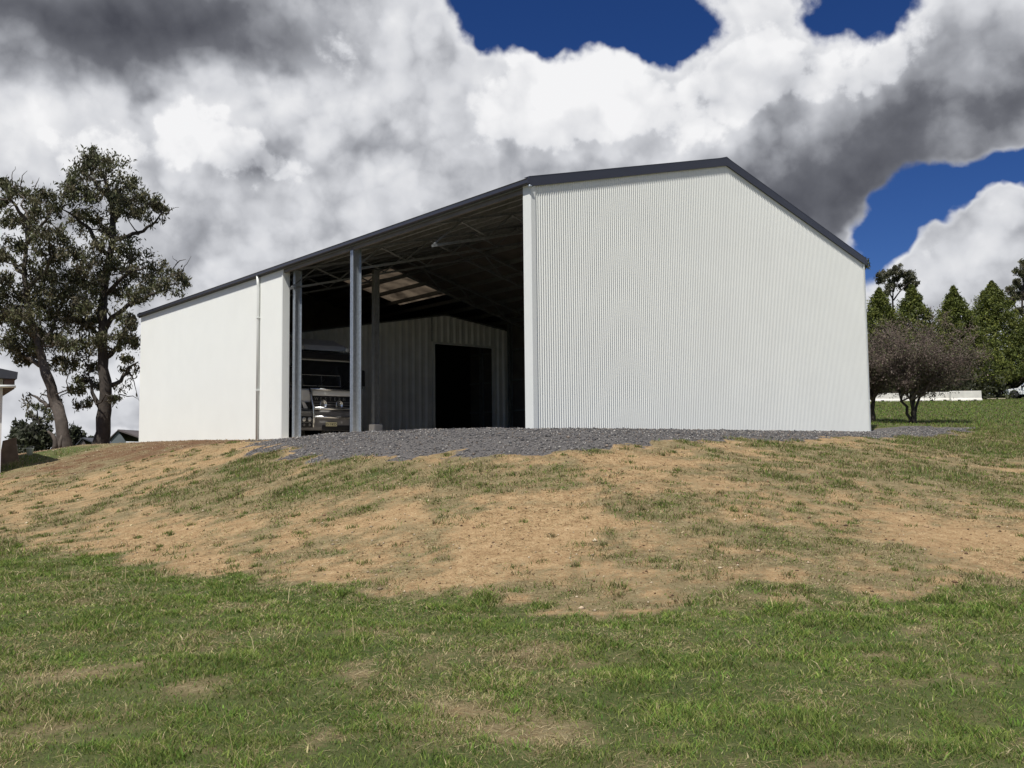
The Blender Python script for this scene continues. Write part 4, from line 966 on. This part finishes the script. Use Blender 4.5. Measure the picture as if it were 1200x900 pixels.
shrub('dark low growth added to stand for the shade behind the white car', 1195, 460, 110, 60, 26, [(0.03, 0.032, 0.016), (0.04, 0.045, 0.018)], 140, name='shade_growth', leaf=.45)
gum('far_gum', 'open crowned gum rising behind the olive conifers', (1052, 460), 118.0, [(1051, 420), (1049, 380), (1046, 350), (1047, 335)], [[(1047, 352), (1058, 338), (1068, 330)], [(1046, 350), (1038, 336), (1034, 326)], [(1047, 342), (1050, 325), (1052, 316)]],
    [(1050, 316, 8), (1040, 322, 8), (1034, 328, 6), (1060, 320, 7), (1068, 326, 7), (1074, 332, 4), (1042, 334, 7), (1060, 334, 6), (1050, 328, 5), (1038, 342, 5), (1030, 322, 3)], .28, leaf=.36, n_leaf=70, depth=1.2, dens=1.7, cols=[(0.085, 0.09, 0.05), (0.11, 0.105, 0.065), (0.07, 0.075, 0.045)])
gum('far_gum', 'dark leafed gum rising at the right edge of the photo', (1200, 460), 112.0, [(1201, 420), (1199, 380), (1198, 350), (1200, 320)], [[(1198, 370), (1188, 352), (1186, 340)], [(1199, 350), (1210, 335), (1220, 320)]],
    [(1198, 318, 9), (1192, 332, 8), (1186, 340, 6), (1188, 352, 7), (1198, 345, 9), (1194, 364, 6), (1210, 330, 10), (1220, 345, 10), (1210, 360, 9), (1202, 308, 6)], .3, leaf=.36, n_leaf=60, depth=1.2, dens=1.5)
gum('far_gum', 'gum top just showing over the right eave of the shed', (998, 470), 62.0, [(1000, 420), (1002, 370), (1004, 330), (1006, 318)], [[(1005, 325), (1010, 316), (1012, 310)], [(1004, 330), (998, 320), (996, 316)]],
    [(1011, 308, 5), (1007, 311, 6), (1000, 318, 7), (1014, 312, 3), (994, 326, 6), (1000, 330, 8)], .16, leaf=.25, n_leaf=40, depth=.4, dens=1.4)

# ------------------------------------------------------------------ grass, stalks, stones
def blades(px_, py_, h, w, cols, lean=.5, flat=None):
    n = len(px_); z = height(px_, py_); a = rng.uniform(0, 2 * np.pi, n); la = rng.uniform(0, 2 * np.pi, n); ln = lean * rng.uniform(.15, 1.2, n) * h
    b0 = np.stack([px_, py_, z - .004], 1); sd_ = np.stack([np.cos(a), np.sin(a), np.zeros(n)], 1) * (w / 2)[:, None]
    ld = np.stack([np.cos(la), np.sin(la), np.zeros(n)], 1)
    hz = h if flat is None else h * flat
    md = b0 + ld * (ln * .35)[:, None]; md[:, 2] += hz * .58
    tp = b0 + ld * ln[:, None]; tp[:, 2] += hz * (1 if flat is None else .9)
    v = np.stack([b0 - sd_, b0 + sd_, md + sd_ * .75, md - sd_ * .75, tp], 1).reshape(-1, 3)
    i = np.arange(n)[:, None] * 5
    f = np.concatenate([i + np.array((0, 1, 2)), i + np.array((0, 2, 3)), i + np.array((3, 2, 4))], 0)
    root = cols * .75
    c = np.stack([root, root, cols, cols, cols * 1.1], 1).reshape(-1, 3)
    return v, f, c
def scatter(n, x0, x1, y0, y1, power=1.0):
    """random points in the view wedge with margins, denser when near"""
    yy = y0 + (y1 - y0) * rng.random(n) ** power
    xx = rng.uniform(-1, 1, n) * (.60 * yy + 1.5); return xx, yy
GC = np.array([(0.120, 0.200, 0.032), (0.172, 0.242, 0.042), (0.088, 0.168, 0.032), (0.222, 0.272, 0.060), (0.18, 0.20, 0.055)])
SC = np.array([(0.42, 0.34, 0.18), (0.52, 0.44, 0.26), (0.30, 0.22, 0.12), (0.36, 0.31, 0.15)])
# mown grass of the foreground
xx, yy = scatter(800000, -.68, .68, 3.2, 17.5, 1.5)
g, gv, rd, lawn = masks(xx, yy)
tuft = fbm(xx / .28, yy / .28, 51, 3); edge = np.exp(-((yy - toe(xx)) / .8) ** 2); dryp = fbm(xx / .7, yy / .7, 61, 4)
keep = rng.random(len(xx)) < np.clip((g - .22) * 1.5, 0, 1) * (.35 + .95 * ss(tuft, .34, .6))
xx, yy, g, tuft, lawn, edge, dryp = (q[keep] for q in (xx, yy, g, tuft, lawn, edge, dryp)); n = len(xx)
big = ss(tuft, .52, .68)
h = (.013 + .026 * rng.random(n) + .036 * big * rng.random(n) + .075 * edge * big * rng.random(n) * ss(fbm(xx / 1.1, yy / 1.1, 77, 2), .4, .6)) * np.where(lawn > .5, 1, .7)
w = .0040 * np.clip(yy / 6.0, .8, 2.6) * rng.uniform(.6, 1.5, n) * np.where(rng.random(n) < .06, 2.2, 1)
dry = rng.random(n) < np.clip(.21 + 1.5 * (dryp - .50) - .5 * (g - .6), .07, .85)
colr = np.where(dry[:, None], SC[rng.integers(0, 4, n)], GC[rng.integers(0, 5, n)])
colr = colr * rng.uniform(.65, 1.35, (n, 1)) * (1 + .25 * (fbm(xx / .45, yy / .45, 83, 2) - .5) * 2)[:, None]
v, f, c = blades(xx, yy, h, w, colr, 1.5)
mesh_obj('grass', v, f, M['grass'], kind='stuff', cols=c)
# straw lying flat on bank and lawn
xx, yy = scatter(330000, -.68, .68, 3.4, 27, .95)
g, gv, rd, lawn = masks(xx, yy)
keep = (gv < .3) & (rng.random(len(xx)) < np.where(lawn > .5, .25 + .9 * ss(-g, -.62, -.35) + .55 * ss(fbm(xx / .7, yy / .7, 61, 4), .48, .62), .8 * (1 - .6 * rd)) * (.3 + 1.1 * ss(fbm(xx / .8, yy / .8, 71, 3), .35, .65)))
xx, yy, lawn = xx[keep], yy[keep], lawn[keep]; n = len(xx)
v, f, c = blades(xx, yy, rng.uniform(.03, .11, n), .0048 * np.clip(yy / 6, .8, 2.6), SC[rng.integers(0, 4, n)] * rng.uniform(.7, 1.3, (n, 1)), 1.6, flat=.22)
mesh_obj('straw_litter', v, f, M['straw'], kind='stuff', cols=c)
# tall seed stalks in the lawn, mostly at the left
xx, yy = scatter(1500, -.68, .68, 3.8, 13, 1.0)
g, gv, rd, lawn = masks(xx, yy); keep = (lawn > .5) & (rng.random(len(xx)) < .10 + .9 * ss(-xx, -.5, 4)) & (fbm(xx / .9, yy / .9, 99, 2) > .47); xx, yy = xx[keep], yy[keep]; n = len(xx)
v, f, c = blades(xx, yy, rng.uniform(.10, .28, n), .0042 * np.clip(yy / 7, .8, 2), SC[rng.integers(0, 4, n)] * rng.uniform(.8, 1.2, (n, 1)), .9)
mesh_obj('dry_grass_stalks', v, f, M['straw'], kind='stuff', cols=c)
# broad leaved weeds and coarse clumps in the lawn
wx, wy = scatter(170, -.64, .64, 4.2, 14, 1.0); g, gv, rd, lawn = masks(wx, wy); kk = (lawn > .3) & (gv < .3); wx, wy = wx[kk], wy[kk]; k = len(wx); per = 26
xx = np.repeat(wx, per) + rng.normal(0, .055, k * per); yy = np.repeat(wy, per) + rng.normal(0, .05, k * per); n = len(xx)
tone = np.repeat(rng.uniform(.75, 1.5, k), per)[:, None]
v, f, c = blades(xx, yy, rng.uniform(.02, .06, n), rng.uniform(.006, .013, n), np.array([(0.12, 0.20, 0.034), (0.15, 0.22, 0.045), (0.10, 0.17, 0.03)])[rng.integers(0, 3, n)] * tone * rng.uniform(.8, 1.2, (n, 1)), 1.3)
mesh_obj('weeds', v, f, M['grass'], kind='stuff', cols=c)
# small tufts dotted over the bank
tx, ty = scatter(14000, -.68, .70, 9.5, 32, .85)
g, gv, rd, lawn = masks(tx, ty); u, t = shed_uv(tx, ty)
keep = (gv < .4) & (lawn < .6) & (rd < .5) & ~((u > -.1) & (t > -.1)) & (rng.random(len(tx)) < np.clip((g - .14) * 1.3, .09, .7)); tx, ty, g = tx[keep], ty[keep], g[keep]; k = len(tx)
per = 46; rad_ = rng.uniform(.04, .17, k) * (.6 + g)
xx = np.repeat(tx, per) + rng.normal(0, 1, k * per) * np.repeat(rad_, per); yy = np.repeat(ty, per) + rng.normal(0, 1, k * per) * np.repeat(rad_, per) * .8; n = len(xx)
dry = rng.random(n) < np.repeat(rng.uniform(.1, .75, k), per)
v, f, c = blades(xx, yy, rng.uniform(.02, .075, n) * np.repeat(rng.uniform(.6, 1.3, k), per), .0095 * np.clip(yy / 13, .8, 1.8), np.where(dry[:, None], SC[rng.integers(0, 4, n)] * .75, GC[rng.integers(0, 5, n)] * .85) * rng.uniform(.6, 1.3, (n, 1)), 1.2)
mesh_obj('bank_tufts', v, f, M['grass'], kind='stuff', cols=c)
# leafy tufts along the gravel edge and over the bank, and the far lawn
xx, yy = scatter(150000, -.70, .75, 15, 34, 1.0)
g, gv, rd, lawn = masks(xx, yy); u, t = shed_uv(xx, yy)
out = ~((u > -.05) & (u < SW + .05) & (t > -.05) & (t < SL))
tf = fbm(xx / .6, yy / .6, 91, 3)
keep = out & (gv < .4) & (rng.random(len(xx)) < np.clip((g - .38) * 1.9, 0, 1) * ss(tf, .38, .58)); xx, yy, tf, g = xx[keep], yy[keep], tf[keep], g[keep]; n = len(xx)
dry = rng.random(n) < .45
v, f, c = blades(xx, yy, (.03 + .07 * rng.random(n)) * (1 + 1.6 * ss(g, .7, 1.0) * ss(tf, .5, .65)), .014 * rng.uniform(.7, 1.4, n),
                 np.where(dry[:, None], SC[rng.integers(0, 4, n)] * .8, GC[rng.integers(0, 5, n)]) * rng.uniform(.65, 1.25, (n, 1)), .8)
mesh_obj('bank_grass', v, f, M['grass'], kind='stuff', cols=c)
yy = 24 + 66 * rng.random(50000) ** 1.3; xx = yy * rng.uniform(.30, .75, len(yy)); u, t = shed_uv(xx, yy)
keep = (u > SW + .3); xx, yy = xx[keep], yy[keep]; n = len(xx); dry = rng.random(n) < .3
g, gv, rd, lawn = masks(xx, yy); k2 = gv < .4; xx, yy, dry = xx[k2], yy[k2], dry[k2]; n = len(xx)
v, f, c = blades(xx, yy, rng.uniform(.04, .10, n), .0008 * yy * rng.uniform(.7, 1.3, n), np.where(dry[:, None], SC[rng.integers(0, 4, n)] * .45, GC[rng.integers(0, 5, n)]) * rng.uniform(.85, 1.15, (n, 1)), .8)
mesh_obj('lawn_grass', v, f, M['grass'], kind='stuff', cols=c)
# crushed stone
def stones(name, n, sampler, smin, smax, palette):
    xx, yy = sampler(n); n = len(xx); z = height(xx, yy)
    s = rng.uniform(smin, smax, n) * np.where(rng.random(n) < .04, 1.8, 1)
    octa = np.array([(1, 0, 0), (0, 1, 0), (-1, 0, 0), (0, -1, 0), (0, 0, .75), (0, 0, -.6)], float)
    v = octa[None] * rng.uniform(.55, 1.25, (n, 6, 1)) * s[:, None, None]
    a = rng.uniform(0, 2 * np.pi, n); ca, sa = np.cos(a)[:, None], np.sin(a)[:, None]
    x2 = v[:, :, 0] * ca - v[:, :, 1] * sa; y2 = v[:, :, 0] * sa + v[:, :, 1] * ca
    v = np.stack([x2 + xx[:, None], y2 + yy[:, None], v[:, :, 2] + (z + s * .2)[:, None]], 2).reshape(-1, 3)
    i = np.arange(n)[:, None] * 6
    f = np.concatenate([i + np.array(t) for t in ((0, 1, 4), (1, 2, 4), (2, 3, 4), (3, 0, 4), (1, 0, 5), (2, 1, 5), (3, 2, 5), (0, 3, 5))], 0)
    c = np.repeat(np.array(palette)[rng.integers(0, len(palette), n)] * rng.uniform(.6, 1.4, (n, 1)), 6, 0)
    mesh_obj(name, v, f, M['stone'], kind='stuff', cols=c * (.8 if name == 'gravel' else 1.0))
def grav_pts(n):
    u = rng.uniform(-6, 22, n * 3); t = rng.uniform(-5, 14.5, n * 3)
    k = ((u < .3) | (t < -.02)); u, t = u[k], t[k]
    x = CX + aX * u + bX * t; y = CY + aY * u + bY * t
    g, gv, rd, l = masks(x, y); k = rng.random(len(x)) < gv * (.15 + .85 * (gv > .5)); return x[k][:n], y[k][:n]
stones('gravel', 44000, grav_pts, .008, .030, [(0.12, 0.117, 0.118), (0.17, 0.165, 0.162), (0.08, 0.08, 0.083), (0.25, 0.235, 0.215), (0.14, 0.136, 0.134), (0.36, 0.34, 0.31), (0.20, 0.165, 0.135), (0.15, 0.145, 0.14)])
def clod_pts(n):
    x, y = scatter(n, -.68, .68, 9, 42, 1.0); g, gv, rd, l = masks(x, y); u, t = shed_uv(x, y)
    k = (gv < .4) & (l < .3) & (rng.random(n) < .25 + .75 * rd) & ~((u > -.05) & (u < SW + .05) & (t > -.05) & (t < SL)) & (u < SW); return x[k], y[k]
stones('dirt_clods', 40000, clod_pts, .006, .026, [(0.20, 0.125, 0.07), (0.28, 0.19, 0.11), (0.14, 0.085, 0.05), (0.36, 0.28, 0.19), (0.44, 0.36, 0.25), (0.10, 0.065, 0.04)])
